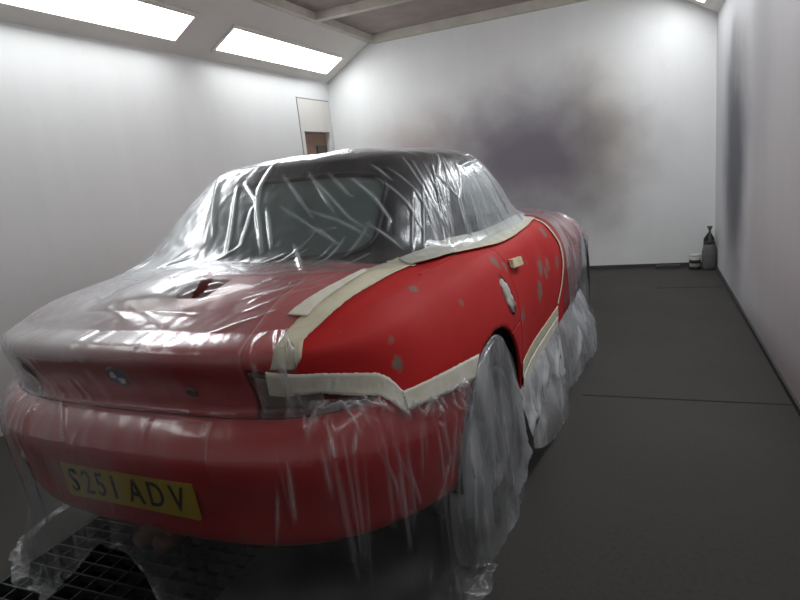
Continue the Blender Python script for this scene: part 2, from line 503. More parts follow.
# boot lid: rear face and top
lid = panel('boot_lid', [patch(-UL + .012, UL - .012, 4.96, 7, 60, 16),
     patch(-.522 + .003, .522 - .003, 0, .975, 60, 34, surf=deck_rear)], M_GLOSS, car)
for s, paint in ((1, M_FLAT), (-1, M_GLOSS)):
    # rear quarter: over the lamp, the flank, the sill end behind the door, the deck beside the boot lid
    av_ = np.linspace(.522, 1, 24); bv_l = np.linspace(0, 1, 34)
    ucols = list(3.35 * av_) + list(3.35 + 2.2 * bv_l[1:]) + list(np.linspace(5.55, 1e3, 2)[:1])[1:]
    nfl = 34
    ucols += [None] * 46
    V = []
    for i, u in enumerate(ucols):
        for j in range(40):
            q = j / 39
            if u is not None:
                vb = LT(max(0, min(1, (u - UL) / (UO - UL)))) + .02 if u < UO - .12 else 4.02 + (LT(1) + .02 - 4.02) * max(0, min(1, (UO + .04 - u) / .16))
                vv = vb + (7 - vb) * q; uu_ = max(u, UL + .0)
            else:
                vv = 4.02 + (7 - 4.02) * q
                t_ = (i - (len(ucols) - 46) + 1) / 46
                uu_ = 5.55 + (UD(vv) - .022 - 5.55) * t_
            V.append(Vector(RING.at(s * uu_, vv)))
    big = (V, oriented(V, grid_faces(len(ucols), 40)))
    Vd = [Vector(deck_rear(s * a_, b_)) for a_ in av_ for b_ in bv_l]
    dk = (Vd, oriented(Vd, grid_faces(24, 34)))
    parts = [big, dk,
             patch(s * 6.0, side(s, dline(.9, 4.02, -.022)), .9, 4.02, 40, 30),
             patch(s * 5.3, s * 7.44, 0, 1, 30, 8, surf=belt)]
    quarter = panel('rear_quarter', parts, paint, car, arches=True)
    seam = [Vector(RING.at(s * u, 7)) for u in np.linspace(UL + .1, 5.5, 90)]
    bm = bmesh.new(); bm.from_mesh(quarter.data)
    near = [v for v in bm.verts if not v.is_boundary and min((v.co - p).length for p in seam) < .05]
    for _ in range(10): bmesh.ops.smooth_vert(bm, verts=near, factor=.5, use_axis_x=True, use_axis_y=True, use_axis_z=True)
    bm.to_mesh(quarter.data); bm.free()
    parts = [patch(side(s, dline(.95, 7)), s * (UF - .012), .95, 7, 60, 48), patch(s * 7.47, s * (UF - .012), 0, 1, 30, 8, surf=belt)]
    door = panel('door', parts, paint, car)
    panel('sill_panel', [patch(s * 6.0, s * 11.4, 0, .88, 60, 8)], M_GLOSS, car, arches=True)
    panel('front_wing', [patch(s * (UF + .012), s * 13.6, 0.9, 7, 90, 40)], M_GLOSS, car, arches=True)
    # tail lamp with clear, red and amber fields
    lamp = panel('tail_lamp', [patch(s * (UL + .03), s * UO, lambda r: min(4.95, LT(r) - .25), lambda r: LT(r) - .03, 40, 10, surf=lambda u, v: RING.at(u, v) * 1.0 + RING.normal(abs(u), v) * 0)], M_REDLENS, car, thick=.03)
    rv = panel('reversing_lens', [patch(s * (UL + .12), s * 2.75, 5.15, lambda r: LT(r * .4) - .10, 16, 6, surf=lambda u, v: RING.at(u, v) + np.array((0, -.004, 0)))], M_CLRLENS, lamp, thick=.004)
    rv['label'] = 'pale reversing lens'
    if s > 0:
        # masked door handle
        c = Vector(RING.at(7.92, 5.55))
        bm = bmesh.new(); add_box(bm, (-.012, -.062, -.018), (.014, .062, .022), .007)
        for v in bm.verts: v.co += Vector((noise.noise(v.co * 30), noise.noise(v.co * 31 + Vector((3, 1, 4))), noise.noise(v.co * 29))) * .010
        M_HTAPE = tape_mat('yellow handle tape', (.62, .55, .36), (.72, .66, .46))
        h = bm_obj('door_handle', bm, M_HTAPE, door, smooth=False, loc=c + Vector((.012, 0, 0)))
        h.rotation_euler = (math.radians(-8), math.radians(-8), 0); h['label'] = 'taped-over door handle'
    if s > 0:
        # slot in the flank behind the door, stuffed with paper
        def slot_grid(sc, off, sh=0.):
            V = [Vector((0, .262 + sh, .735))]
            n = 28
            for ring_ in (.5, 1.):
                for k in range(n):
                    a = 2 * math.pi * k / n
                    yy, zz = math.cos(a) * .046 * sc * ring_, math.sin(a) * .075 * sc * ring_
                    V.append(Vector((0, .262 + sh + yy - zz * .35, .735 + zz)))
            out_ = []
            for i, v in enumerate(V):
                # on the flank
                best = min(np.linspace(3.5, 6.3, 57), key=lambda q: abs(RING.at(6.87, q)[2] - v.z))
                out_.append(Vector((RING.at(6.87, best)[0] + off + .010 * sc * nz_(v) * (1 if off > .003 else 0), v.y, v.z)))
            F = [(0, 1 + k, 1 + (k + 1) % n) for k in range(n)] + [(1 + k, 1 + n + k, 1 + n + (k + 1) % n, 1 + (k + 1) % n) for k in range(n)]
            return out_, oriented(out_, F)
        nz_ = lambda v: noise.noise(v * 60)
        fl = mesh_obj('filler_slot', *slot_grid(1.12, .001), M_UNDER, quarter); fl.modifiers.new('solid', 'SOLIDIFY').thickness = .004
        fl['label'] = 'dark slot behind the door'
        pp = mesh_obj('paper_plug', *slot_grid(.92, .006, -.012), M_PAPER, fl); pp.modifiers.new('solid', 'SOLIDIFY').thickness = .006
        pp['label'] = 'pale paper stuffed in the slot'
# front bumper and bonnet
panel('front_bumper', [patch(13.62, 18.38, 0, 7, 90, 26)], M_GLOSS, car, arches=True)
panel('bonnet', [patch(-1, 1, .0, .98, 60, 60, surf=deck_front)], M_GLOSS, car)

# dark inner body, so nothing shines through gaps
bm = bmesh.new()
add_box(bm, (-.56, -.62, .17), (.60, 3.05, .30), .03)
for s in (-1, 1):
    pass
add_box(bm, (-.66, .38, .18), (.66, 2.02, .36), .03)
add_box(bm, (-.50, -.64, .30), (.50, -.38, .70), .02)      # boot tub
add_box(bm, (-.60, 2.86, .25), (.60, 3.10, .55), .02)
add_box(bm, (-.56, 1.45, .30), (.56, 2.95, .62), .02)      # engine bay
add_box(bm, (-.62, -.40, .30), (.62, -.05, .86), .02)      # bulkhead behind the seats
add_box(bm, (-.60, 1.20, .36), (.60, 1.46, .88), .04)      # dashboard
bm_obj('underbody', bm, M_UNDER, car)
for s in (-1, 1):      # wheel-arch liners
    for (cy, cz), r in ARCH:
        V, F = [], []; xo = .84 if cy < 1 else .77
        for i in range(25):
            a = math.pi * (i / 24) ; 
            for x in (.52, xo): V.append((s * x, cy + math.cos(a) * (r + .004), cz + math.sin(a) * (r + .004)))
        F = grid_faces(25, 2)
        V2 = [(s * .52, cy, cz - .1)] ; base = len(V)
        V += [(s * .52, cy + r, cz - .05), (s * .52, cy - r, cz - .05), (s * xo, cy + r, cz - .04), (s * xo, cy - r, cz - .04)]
        F += [tuple([2 * i for i in range(25)] + [base + 1, base]), (0, 1, base + 2, base), (48, base + 1, base + 3, 49)]
        mesh_obj('arch_liner', V, F, M_UNDER, car, smooth=False)

# wheels
def wheel(x, y, s):
    V, F = lathe([(.215, -.085), (.255, -.100), (.300, -.102), (.312, -.088), (.315, -.05), (.315, .05), (.312, .088), (.300, .102), (.255, .100), (.215, .085)], 48, 'x', (0, 0, 0), True)
    t = mesh_obj('wheel', V, F, M_TYRE, car, loc=(x, y, .315)); 
    V, F = lathe([(.213, -.085), (.222, -.08), (.213, .085), (.222, .088), (.205, .090), (.190, .05), (.19, -.085)], 40, 'x', (0, 0, 0), True)
    parts = [(V, F)]
    for k in range(5):
        a = 2 * math.pi * k / 5 + .3
        d = Vector((0, math.cos(a), math.sin(a)))
        w = Vector((0, -math.sin(a), math.cos(a)))
        P = []
        for rr, hw, xo, th in ((.03, .030, .062, .03), (.12, .024, .055, .025), (.205, .034, .070, .02)):
            for sx in (xo, xo - th):
                for sw in (-1, 1): P.append(d * rr + w * sw * hw + Vector((s * sx, 0, 0)))
        f = []
        for i in (0, 4): f += [(i, i + 1, i + 5, i + 4), (i + 2, i + 6, i + 7, i + 3), (i, i + 4, i + 6, i + 2), (i + 1, i + 3, i + 7, i + 5)]
        f += [(0, 2, 3, 1), (8, 9, 11, 10)]
        parts.append((P, f))
    hv, hf = lathe([(.0, .072), (.03, .072), (.045, .062), (.05, .0)], 24, 'x')
    parts.append(([(s * v[0], v[1], v[2]) for v in hv], hf))
    V, F = merge(*parts)
    r = mesh_obj('rim', V, F, M_ALLOY, t, smooth=False)
for s in (1, -1):
    wheel(s * .752, 0, s); wheel(s * .725, 2.446, s)

# cabin
def cabp(u0, u1, v0, v1, nu, nv, off=0.):
    return patch(u0, u1, v0, v1, nu, nv, surf=lambda u, v: CAB.at(u, v) + (CAB.normal(u, v) * off if off else 0))
def cab_hole(holes, nu=420, nv=130):
    """whole cabin skin with rounded window openings left out"""
    V, F = patch(-9, 9, 0, 6.98, nu, nv, surf=CAB.at)
    G = []
    for i in range(nu - 1):
        for j in range(nv - 1):
            u = -9 + 18 * (i + .5) / (nu - 1); v = 6.98 * (j + .5) / (nv - 1)
            if any(((abs((u - (a + b) / 2) / ((b - a) / 2))) ** p + abs((v - (c + d) / 2) / ((d - c) / 2)) ** p) < 1 for a, b, c, d, p in holes): continue
            G.append((i * nv + j, i * nv + j + 1, (i + 1) * nv + j + 1, (i + 1) * nv + j))
    return V, oriented(V, G, (0, .6, 1.0))
REARW = (-1.85, 1.85, .20, 2.80, 5)
SIDEW = (4.05, 6.55, .05, 2.9, 5)
SIDEL = (-6.55, -4.05, .05, 2.9, 5)
FRONT = [(7.15, 9.9, .12, 3.0, 8), (-9.9, -7.15, .12, 3.0, 8)]
V, F = cab_hole([REARW, SIDEW, SIDEL, (7.15, 10.85, .12, 3.0, 10), (-10.85, -7.15, .12, 3.0, 10)])
top = mesh_obj('soft_top', V, F, M_FABRIC, car)
bm = bmesh.new(); bm.from_mesh(top.data); bmesh.ops.remove_doubles(bm, verts=bm.verts, dist=.0008)
for v in [v for v in bm.verts if not v.link_faces]: bm.verts.remove(v)
bm.to_mesh(top.data); bm.free(); top.data.polygons.foreach_set('use_smooth', [True] * len(top.data.polygons))
md = top.modifiers.new('solid', 'SOLIDIFY'); md.thickness = .012; md.offset = -1
M_REARW = glass_mat('rear window plastic', (.62, .74, .70), .62)
M_SIDEW = glass_mat('side window glass', (.70, .78, .76), .25)
M_WS = glass_mat('windscreen glass', (.80, .86, .84), .10)
def glass(name, w, mat, nu=40, nv=16):
    a, b, c, d = w[:4]
    return mesh_obj(name, *cabp(a, b, c, d, nu, nv, -.007), mat, car)
glass('rear_window', REARW, M_REARW); glass('side_window', SIDEW, M_SIDEW); glass('side_window', SIDEL, M_SIDEW)
glass('windscreen', (7.15, 10.85, .12, 3.0), M_WS)
def seal(w, p):
    a, b, c, d = w[:4]; pts = []
    for k in range(97):
        q = 2 * math.pi * k / 96; cu, su = math.cos(q), math.sin(q)
        u = (a + b) / 2 + (b - a) / 2 * math.copysign(abs(cu) ** (2 / p), cu); v = (c + d) / 2 + (d - c) / 2 * math.copysign(abs(su) ** (2 / p), su)
        pts.append(Vector(CAB.at(u, v)))
    return tube(pts, .010, 8)
for w_ in (REARW, SIDEW, SIDEL):
    mesh_obj('window_seal', *seal(w_, 5), M_BLACK, car)
# seats
for s in (1, -1):
    bm = bmesh.new()
    add_box(bm, (-.24, -.25, .36), (.24, .30, .52), .06)
    r = bmesh.ops.create_cube(bm, size=1, matrix=Matrix.Translation((0, -.27, .76)) @ Matrix.Rotation(math.radians(14), 4, 'X') @ Matrix.Diagonal((.46, .15, .62, 1)))
    bmesh.ops.bevel(bm, geom=list({e for v in r['verts'] for e in v.link_edges}), offset=.06, segments=3, affect='EDGES')
    seat = bm_obj('seat', bm, M_SEAT, car, smooth=True, loc=(s * .34, .58, 0))
    bm = bmesh.new()
    r = bmesh.ops.create_cube(bm, size=1, matrix=Matrix.Translation((0, -.35, 1.105)) @ Matrix.Diagonal((.27, .10, .17, 1)))
    bmesh.ops.bevel(bm, geom=list({e for v in r['verts'] for e in v.link_edges}), offset=.045, segments=3, affect='EDGES')
    bm_obj('headrest', bm, M_SEAT, seat, smooth=True)
st = mesh_obj('steering_wheel', *lathe([(.185 + .014 * math.cos(a), .014 * math.sin(a)) for a in [2 * math.pi * k / 10 for k in range(10)]], 32, 'y', (0, 0, 0), True), M_SEAT, car, loc=(.34, 1.08, .86))
st.rotation_euler = (math.radians(20), 0, 0)

# badge, lock, third brake lamp, plate, tailpipes
def on_ring(u, v, off=0.): return Vector(RING.at(u, v)) + Vector(RING.normal(u, v)) * off
c = on_ring(.0, 5.55); nrm = Vector(RING.normal(.0, 5.55)); 
if nrm.y > 0: nrm = -nrm
rot = nrm.to_track_quat('Z', 'Y').to_matrix().to_4x4()
badge = mesh_obj('badge', *lathe([(.0, .004), (.026, .005), (.0265, .0065), (.036, .0065), (.040, .002), (.040, -.004)], 40), simple('dark badge ring', (.06, .06, .07), rough=.3, coat=.4), car)
badge.matrix_local = Matrix.Translation(c) @ rot
for k, m_ in ((0, M_BLUE), (1, M_WHITE_E), (2, M_BLUE), (3, M_WHITE_E)):
    V = [(0, 0, .0068)] + [(.025 * math.cos(k * math.pi / 2 + t * math.pi / 16), .025 * math.sin(k * math.pi / 2 + t * math.pi / 16), .0062) for t in range(9)]
    V += [(x, y, .004) for x, y, z in V]
    F = [(0, i, i + 1) for i in range(1, 9)] + [(i, i + 10, i + 11, i + 1) for i in range(1, 9)] + [(0, 10, 11, 1), (9, 19, 10, 0)]
    mesh_obj('badge_quarter', V, F, m_, badge, smooth=False)
c = on_ring(.87, 5.38)
rot2 = nrm.to_track_quat('Z', 'Y').to_matrix().to_4x4()
lock = mesh_obj('boot_lock', *lathe([(0, .003), (.010, .003), (.011, .007), (.017, .006), (.019, -.004)], 24), simple('dull lock metal', (.16, .17, .15), rough=.35, metal=.8), car)
lock.matrix_local = Matrix.Translation(c) @ rot2
V, F = [], []
for i in range(17):
    a = -.30 + .60 * i / 16
    for j in range(9):
        b = .40 + .30 * j / 8
        P = Vector(deck_rear(a * .62, b)); q = 1 - abs(a / .30) ** 4; w = math.sin(math.pi * j / 8) ** .6 if j not in (0, 8) else 0
        V.append(P + Vector((0, 0, .030 * q * w - .002)))
third = mesh_obj('brake_lamp', V, oriented(V, grid_faces(17, 9)), M_REDLENS, car)

# number plate with its characters
PL = Matrix.Translation((0.0, -.812, .432)) @ Matrix.Rotation(math.radians(4), 4, 'X')
bm = bmesh.new(); add_box(bm, (-.26, -.004, -.0555), (.26, .004, .0555), .003)
plate = bm_obj('number_plate', bm, M_YEL, car); plate.matrix_local = PL
def text_mesh(s, size, mat, parent, name, mtx, ext=.001):
    cu = bpy.data.curves.new('t', 'FONT'); cu.body = s; cu.size = size; cu.align_x = 'CENTER'; cu.align_y = 'CENTER'; cu.extrude = ext; cu.resolution_u = 3
    ob = bpy.data.objects.new('t', cu); COL.objects.link(ob)
    dg = bpy.context.evaluated_depsgraph_get(); me = bpy.data.meshes.new_from_object(ob.evaluated_get(dg))
    bpy.data.objects.remove(ob); bpy.data.curves.remove(cu)
    me.materials.clear(); me.materials.append(mat)
    o = bpy.data.objects.new(name, me); COL.objects.link(o); o.parent = parent; o.matrix_local = mtx
    return o
xs = [-.215, -.155, -.100, -.045, .040, .118, .200]
for ch, x in zip('S251ADV', xs):
    sx = .78
    text_mesh(ch, .112, M_INK, plate, 'character', Matrix.Translation((x, -.0055, 0)) @ Matrix.Rotation(math.pi / 2, 4, 'X') @ Matrix.Diagonal((sx, 1, 1, 1)), .0012)
for x in (-.05, .03):
    V, F = tube([(x, -.60, .225), (x, -.70, .222), (x, -.775, .232)], .026, 16)
    mesh_obj('tailpipe', V, F, M_RUST, car)
# scraped lower edge of the bumper
bm = bmesh.new(); bmesh.ops.create_icosphere(bm, subdivisions=3, radius=1)
for v in bm.verts:
    n_ = noise.noise(v.co * 2.5); v.co = Vector((v.co.x * .062, v.co.y * .016, v.co.z * .020)) * (1 + .45 * n_)
bm_obj('towing_eye_cover', bm, M_RUST, car, smooth=True, loc=(.03, -.772, .283))
# ================================================================== MASKING FILM AND TAPE
def sect(a): return [Vector(p) for p in a]
def nz(*p): return noise.noise(Vector(p))

class Film:
    def __init__(self): self.V, self.F, self.A = [], [], []
    def grid(self, P, folds=(), ripple=None, base=None, out=None, dmin=-.005):
        """P: nu x nv x 3 array; folds: (polyline, width, height, opacity)"""
        P = np.array(P, float); nu, nv = P.shape[:2]
        N = np.cross(np.gradient(P, axis=0), np.gradient(P, axis=1))
        N /= np.linalg.norm(N, axis=2, keepdims=True) + 1e-12
        c = np.array(out if out is not None else (0, 1.0, .3))
        flip = ((P - c) * N).sum() < 0
        if flip: N = -N
        D = np.zeros((nu, nv)); A = np.zeros((nu, nv))
        if ripple is not None:
            for i in range(nu):
                for j in range(nv):
                    D[i, j] += ripple(i / (nu - 1), j / (nv - 1), P[i, j])
        if base is not None:
            for i in range(nu):
                for j in range(nv):
                    A[i, j] += base(i / (nu - 1), j / (nv - 1), P[i, j])
        for pl, w, h, op in folds:
            pl = np.array([tuple(p) for p in pl], float)
            L = np.linalg.norm(np.diff(pl, axis=0), axis=1); cum = np.concatenate([[0], np.cumsum(L)]); tot = cum[-1]
            best = np.full((nu, nv), 9.); bt = np.zeros((nu, nv))
            lo = pl.min(0) - .12; hi = pl.max(0) + .12
            m = np.all((P > lo) & (P < hi), axis=2)
            if not m.any(): continue
            Q = P[m]; Nm = N[m]; b = np.full(len(Q), 9.); tt = np.zeros(len(Q))
            for k in range(len(pl) - 1):
                d = pl[k + 1] - pl[k]; s = np.clip(((Q - pl[k]) @ d) / (d @ d), 0, 1)
                r = Q - (pl[k] + s[:, None] * d)
                nn = (r * Nm).sum(1)
                q = np.sqrt(np.maximum((r * r).sum(1) - nn * nn, 0)) + (np.abs(nn) > .032) * 9
                upd = q < b; b[upd] = q[upd]; tt[upd] = ((cum[k] + s * L[k]) / tot)[upd]
            tap = np.sin(np.pi * np.clip(tt * .9 + .05, 0, 1)) ** .6
            g = np.exp(-(b / w) ** 2) * tap
            D[m] += h * g
            A[m] = np.maximum(A[m], op * np.exp(-(b / (w * .9)) ** 2) * tap)
        D = np.maximum(D, dmin)
        P = P + N * D[..., None]
        o = len(self.V)
        self.V += [tuple(p) for p in P.reshape(-1, 3)]
        self.A += list(np.clip(A, 0, 1).ravel())
        G = grid_faces(nu, nv, o)
        if flip: G = [q[::-1] for q in G]
        self.F += G
        return self
    def drop(self, fn):
        self.F = [f for f in self.F if not fn(self.V[f[0]])]
    def build(self, name, mat):
        # film is lifted clear of the ground
        V = [(x, y, max(z, .004)) for x, y, z in self.V]
        o = mesh_obj(name, V, self.F, mat)
        at = o.data.attributes.new('fold', 'FLOAT', 'POINT'); at.data.foreach_set('value', self.A)
        o.rotation_euler = (0, 0, CAR_YAW)
        return o

FILM_CAB = film_mat('film over the cabin', tint=(.80, .87, .90), haze=.028, fold_sheen_w=.85, rough=.24, bscale=9, stretch=(1, 1, .45), bst=.16)
FILM_REAR = film_mat('film over boot and bumper', tint=(.90, .92, .95), haze=.035, fold_sheen_w=.75, rough=.22, bscale=8, stretch=(1, 1, .5), bst=.05)
FILM_LOOSE = film_mat('loose hanging film', tint=(.66, .69, .72), haze=.34, fold_sheen_w=.85, rough=.24, bscale=7, stretch=(1, 1, .35), bst=.14)

# ---- cabin sheet
TAPEPT = [(0,-.36,.957),(.34,-.34,.952),(.575,-.25,.938),(.690,-.04,.935),(.715,.26,.930),(.725,.70,.922),(.722,1.10,.920),(.665,1.37,.935),(.42,1.52,.935),(0,1.60,.935)]
cc = []
for k, col in enumerate(cabin_cols()):
    f = col[0]; d = col[3] - f; ow = -np.array([d[0], d[1], 0]) ; ow /= np.linalg.norm(ow) + 1e-9
    rows = [np.array(TAPEPT[k]), f + ow * .016 + np.array([0, 0, .030])]
    for r in (1, 2, 3): rows.append(col[r] + ow * .014 + np.array([0, 0, .006]))
    rows.append(col[4] + ow * .008 + np.array([0, 0, .012]))
    for r in (5, 6, 7): rows.append(col[r] + np.array([0, 0, .012]))
    cc.append(rows)
CABF = Net(cc)
CAB_FOLDS = [
 ([(.006,.160,1.242),(.241,-.035,1.080)], .0045, .006, .55), ([(.115,.169,1.247),(.319,-.015,1.091)], .0045, .006, .5),
 ([(.130,.155,1.227),(.380,-.026,1.074),(.447,-.05,1.038)], .0045, .006, .6), ([(.213,.155,1.231),(.343,.057,1.146),(.367,.05,1.138)], .004, .005, .45),
 ([(.069,.017,1.130),(.392,-.127,.984)], .004, .005, .5), ([(.209,-.005,1.107),(.391,-.054,1.049)], .004, .005, .45),
 ([(-.212,.142,1.218),(-.136,-.009,1.108),(-.051,-.177,.970)], .010, .008, .75), ([(-.10,.282,1.303),(-.085,.113,1.202),(-.034,.016,1.129),(.098,-.159,.976)], .011, .010, .85),
 ([(-.186,.153,1.236),(-.054,.048,1.154)], .007, .008, .6), ([(.016,.012,1.126),(.128,-.143,.990)], .008, .010, .7),
 ([(-.059,.018,1.131),(-.014,-.130,1.005)], .008, .010, .7), ([(-.36,.22,1.26),(-.30,.10,1.18),(-.198,-.107,1.02)], .016, .008, .8),
 ([(-.393,.246,1.269),(-.180,-.083,1.043)], .010, .012, .75), ([(.206,-.123,1.005),(.340,-.301,.948)], .007, .008, .8),
 ([(.318,.134,1.204),(.446,.058,1.124),(.514,.007,1.058),(.521,-.031,1.025)], .005, .007, .7), ([(.373,.201,1.248),(.469,.151,1.186)], .004, .005, .5),
 ([(.419,.140,1.199),(.546,.102,1.098),(.620,.060,.982)], .005, .007, .5), ([(.201,.088,1.180),(.317,-.012,1.094)], .004, .005, .45),
 ([(.271,-.020,1.091),(.485,-.080,1.006)], .004, .005, .45), ([(.281,-.074,1.044),(.394,-.130,.981)], .005, .006, .55),
 ([(.448,-.035,1.050),(.574,-.057,.958)], .005, .007, .6), ([(.438,.201,1.230),(.543,.175,1.146),(.597,.146,1.065),(.651,.088,.948)], .005, .007, .45),
 ([(.462,.286,1.262),(.564,.209,1.141),(.656,.114,.951)], .005, .008, .5), ([(.494,.296,1.247),(.582,.220,1.124),(.668,.153,.944)], .005, .008, .55),
 ([(.525,.330,1.235),(.655,.203,.992)], .005, .008, .4), ([(.513,.509,1.270),(.571,.338,1.188),(.631,.387,1.091)], .006, .010, .6),
 ([(.591,.545,1.196),(.633,.405,1.089),(.681,.335,.946)], .008, .010, .7), ([(.578,.187,1.113),(.653,.093,.947)], .005, .007, .45),
 ([(.631,.387,1.091),(.682,.317,.940)], .006, .008, .6), ([(.641,.505,1.072),(.675,.447,.954)], .005, .006, .45),
 ([(.560,.88,1.22),(.655,1.0,.97)], .006, .008, .3), ([(.586,.575,1.211),(.579,.825,1.229)], .010, .008, .55), ([(.556,.700,1.262),(.545,.93,1.235)], .006, .006, .4)]
rg = random.Random(11)
for k in range(26):       # gathers running down to the tape along the right and left sides
    sgn = 1 if k < 15 else -1
    u = sgn * rg.uniform(2.5, 6.2); t = rg.uniform(-.35, .2) * sgn; v0 = rg.uniform(.6, 1.2); v1 = rg.uniform(2.6, 5.2)
    pts = [CABF.at(u + t * (q / 5.), v0 + (v1 - v0) * q / 5.) for q in range(6)]
    CAB_FOLDS.append((pts, rg.uniform(.003, .007), rg.uniform(.004, .010), rg.uniform(.2, .6)))
for k in range(16):       # short gathers just above the rear edge
    u = rg.uniform(-2.4, 2.4); v0 = rg.uniform(.3, 1.); v1 = v0 + rg.uniform(.4, 1.3)
    pts = [CABF.at(u + .08 * q, v0 + (v1 - v0) * q / 3.) for q in range(4)]
    CAB_FOLDS.append((pts, rg.uniform(.003, .005), rg.uniform(.003, .007), rg.uniform(.2, .5)))
nu, nv = 600, 170
us = np.concatenate([np.linspace(-9, -6.6, 24, False), np.linspace(-6.6, -2.6, 90, False), np.linspace(-2.6, 4.0, 400, False), np.linspace(4.0, 6.8, 100, False), np.linspace(6.8, 9, 24)]); nu = len(us)
vs_ = np.concatenate([np.linspace(0, 5.4, 150, False), np.linspace(5.4, 7.98, 20)])
P = [[CABF.at(u, v) for v in vs_] for u in us]
def rip_cab(r, s, p):
    q = Vector(p)
    return .0045 * nz(q.x * 9 + q.y * 4, q.y * 9, q.z * 4) + 0.0013 * nz(q.x * 30 + q.z * 9, q.y * 30, q.z * 10 + 5)
def base_cab(r, s, p):  # reflected light painted in as milkiness: left side, roof top, right window
    x, y, z = p
    left = max(0., min(1., (-.06 - x + .25 * (1.1 - z)) / .26)) * (1 if y < .45 else .4)
    top_ = max(0., min(1., (z - 1.288) / .02))
    side_ = max(0., min(1., (x - .50) / .06)) * max(0., min(1., (y - .42) / .08)) * max(0., min(1., (1.22 - z) / .06))
    return max(0., (.95 * left * (1 if z < 1.28 else .3) + .50 * top_ + .42 * side_) * (.85 + .5 * nz(x * 9 + z * 4, y * 9, z * 3)))
CAB_FOLDS = [(p, max(w, .0055), h * .6, min(1, o * 1.05)) for p, w, h, o in CAB_FOLDS]
cabf = Film().grid(P, CAB_FOLDS, rip_cab, base_cab, out=(0, .6, .9)).build('plastic_sheet', FILM_CAB)
tag(cabf, 'clear plastic sheet pulled in creases over the black roof and windows of the car', 'plastic sheet')

# ---- sheet over boot, left wing and rear bumper
def ring_off(u, v, off):
    n = RING.normal(u, v); p = RING.at(u, v)
    c = np.array((0, min(max(p[1], .2), 2.6), .45))
    if (p - c) @ n < 0: n = -n
    return p + n * off
BOOT_FOLDS = [([(.216,-.126,1.002),(.340,-.301,.958),(.386,-.350,.945)], .006, .010, .8), ([(.309,-.420,.933),(.478,-.276,.936)], .006, .008, .45),
 ([(.354,-.546,.900),(.449,-.429,.918),(.480,-.304,.933)], .007, .009, .35), ([(.380,-.582,.887),(.490,-.443,.909)], .006, .007, .3),
 ([(.413,-.630,.867),(.444,-.580,.881)], .005, .006, .4), ([(.394,-.695,.842),(.509,-.673,.836)], .004, .005, .4),
 ([(.422,-.239,.947),(.473,-.200,.944)], .006, .009, .5), ([(.238,-.546,.906),(.368,-.411,.930)], .006, .008, .45),
 ([(.303,-.696,.846),(.437,-.608,.872)], .006, .007, .4), ([(-.337,-.515,.910),(-.053,-.649,.871)], .007, .003, .2),
 ([(-.085,-.585,.897),(.135,-.675,.858)], .006, .004, .2), ([(.015,-.613,.887),(.198,-.629,.878)], .006, .004, .2), ([(-.312,-.761,.813),(-.248,-.768,.784)], .006, .010, .8)]
for k in range(22):
    x = rg.uniform(.05, .46); y = rg.uniform(-.66, -.25); L = rg.uniform(.06, .20); a = rg.uniform(.25, 1.1)
    z = .93
    BOOT_FOLDS.append(([(x, y, z), (x + L * math.cos(a), y + L * math.sin(a), z)], rg.uniform(.003, .006), rg.uniform(.003, .007), rg.uniform(.15, .5)))
rear = Film()
av = np.linspace(-1, .80, 210); bv = np.linspace(0, 1.0, 110)
P = []
for a in av:
    row = []
    for b in bv:
        p = np.array(deck_rear(a, b))
        lift = .008 - .005 * max(0, min(1, (a - .55) / .15))
        # drawn over the brake lamp, a flat-topped hump that runs out to the left wing
        q = max(0, 1 - ((a - .02) / .34) ** 2) * max(0, 1 - ((b - .58) / .36) ** 2)
        lift += .040 * q ** .8
        row.append(p + np.array([0, 0, lift]))
    row[0] = ring_off(3.35 * a, 7, .008)
    P.append(row)
P[0] = [ring_off(-(3.35 + 2.2 * b), 7, .008) for b in bv]
def rip_boot(r, s, p):
    x, y, z = p
    return min(1, s * 14, (r + .01) * 14) * (.0026 * nz(x * 8 + y * 5, y * 10, 1.7) + .0009 * nz(x * 28 - y * 14, y * 30, 4.))
def base_boot(r, s, p):  # whitens to the left: the bright wall's reflection painted into the film
    x, y, z = p
    left = max(0., min(1., (.13 - x - (y + .45) * .3) / .40))
    return max(0, .16 + .88 * left * (.9 + .6 * nz(x * 5, y * 8, 8.)))
rear.grid(P, BOOT_FOLDS, rip_boot, base_boot, out=(0, -.4, .3))
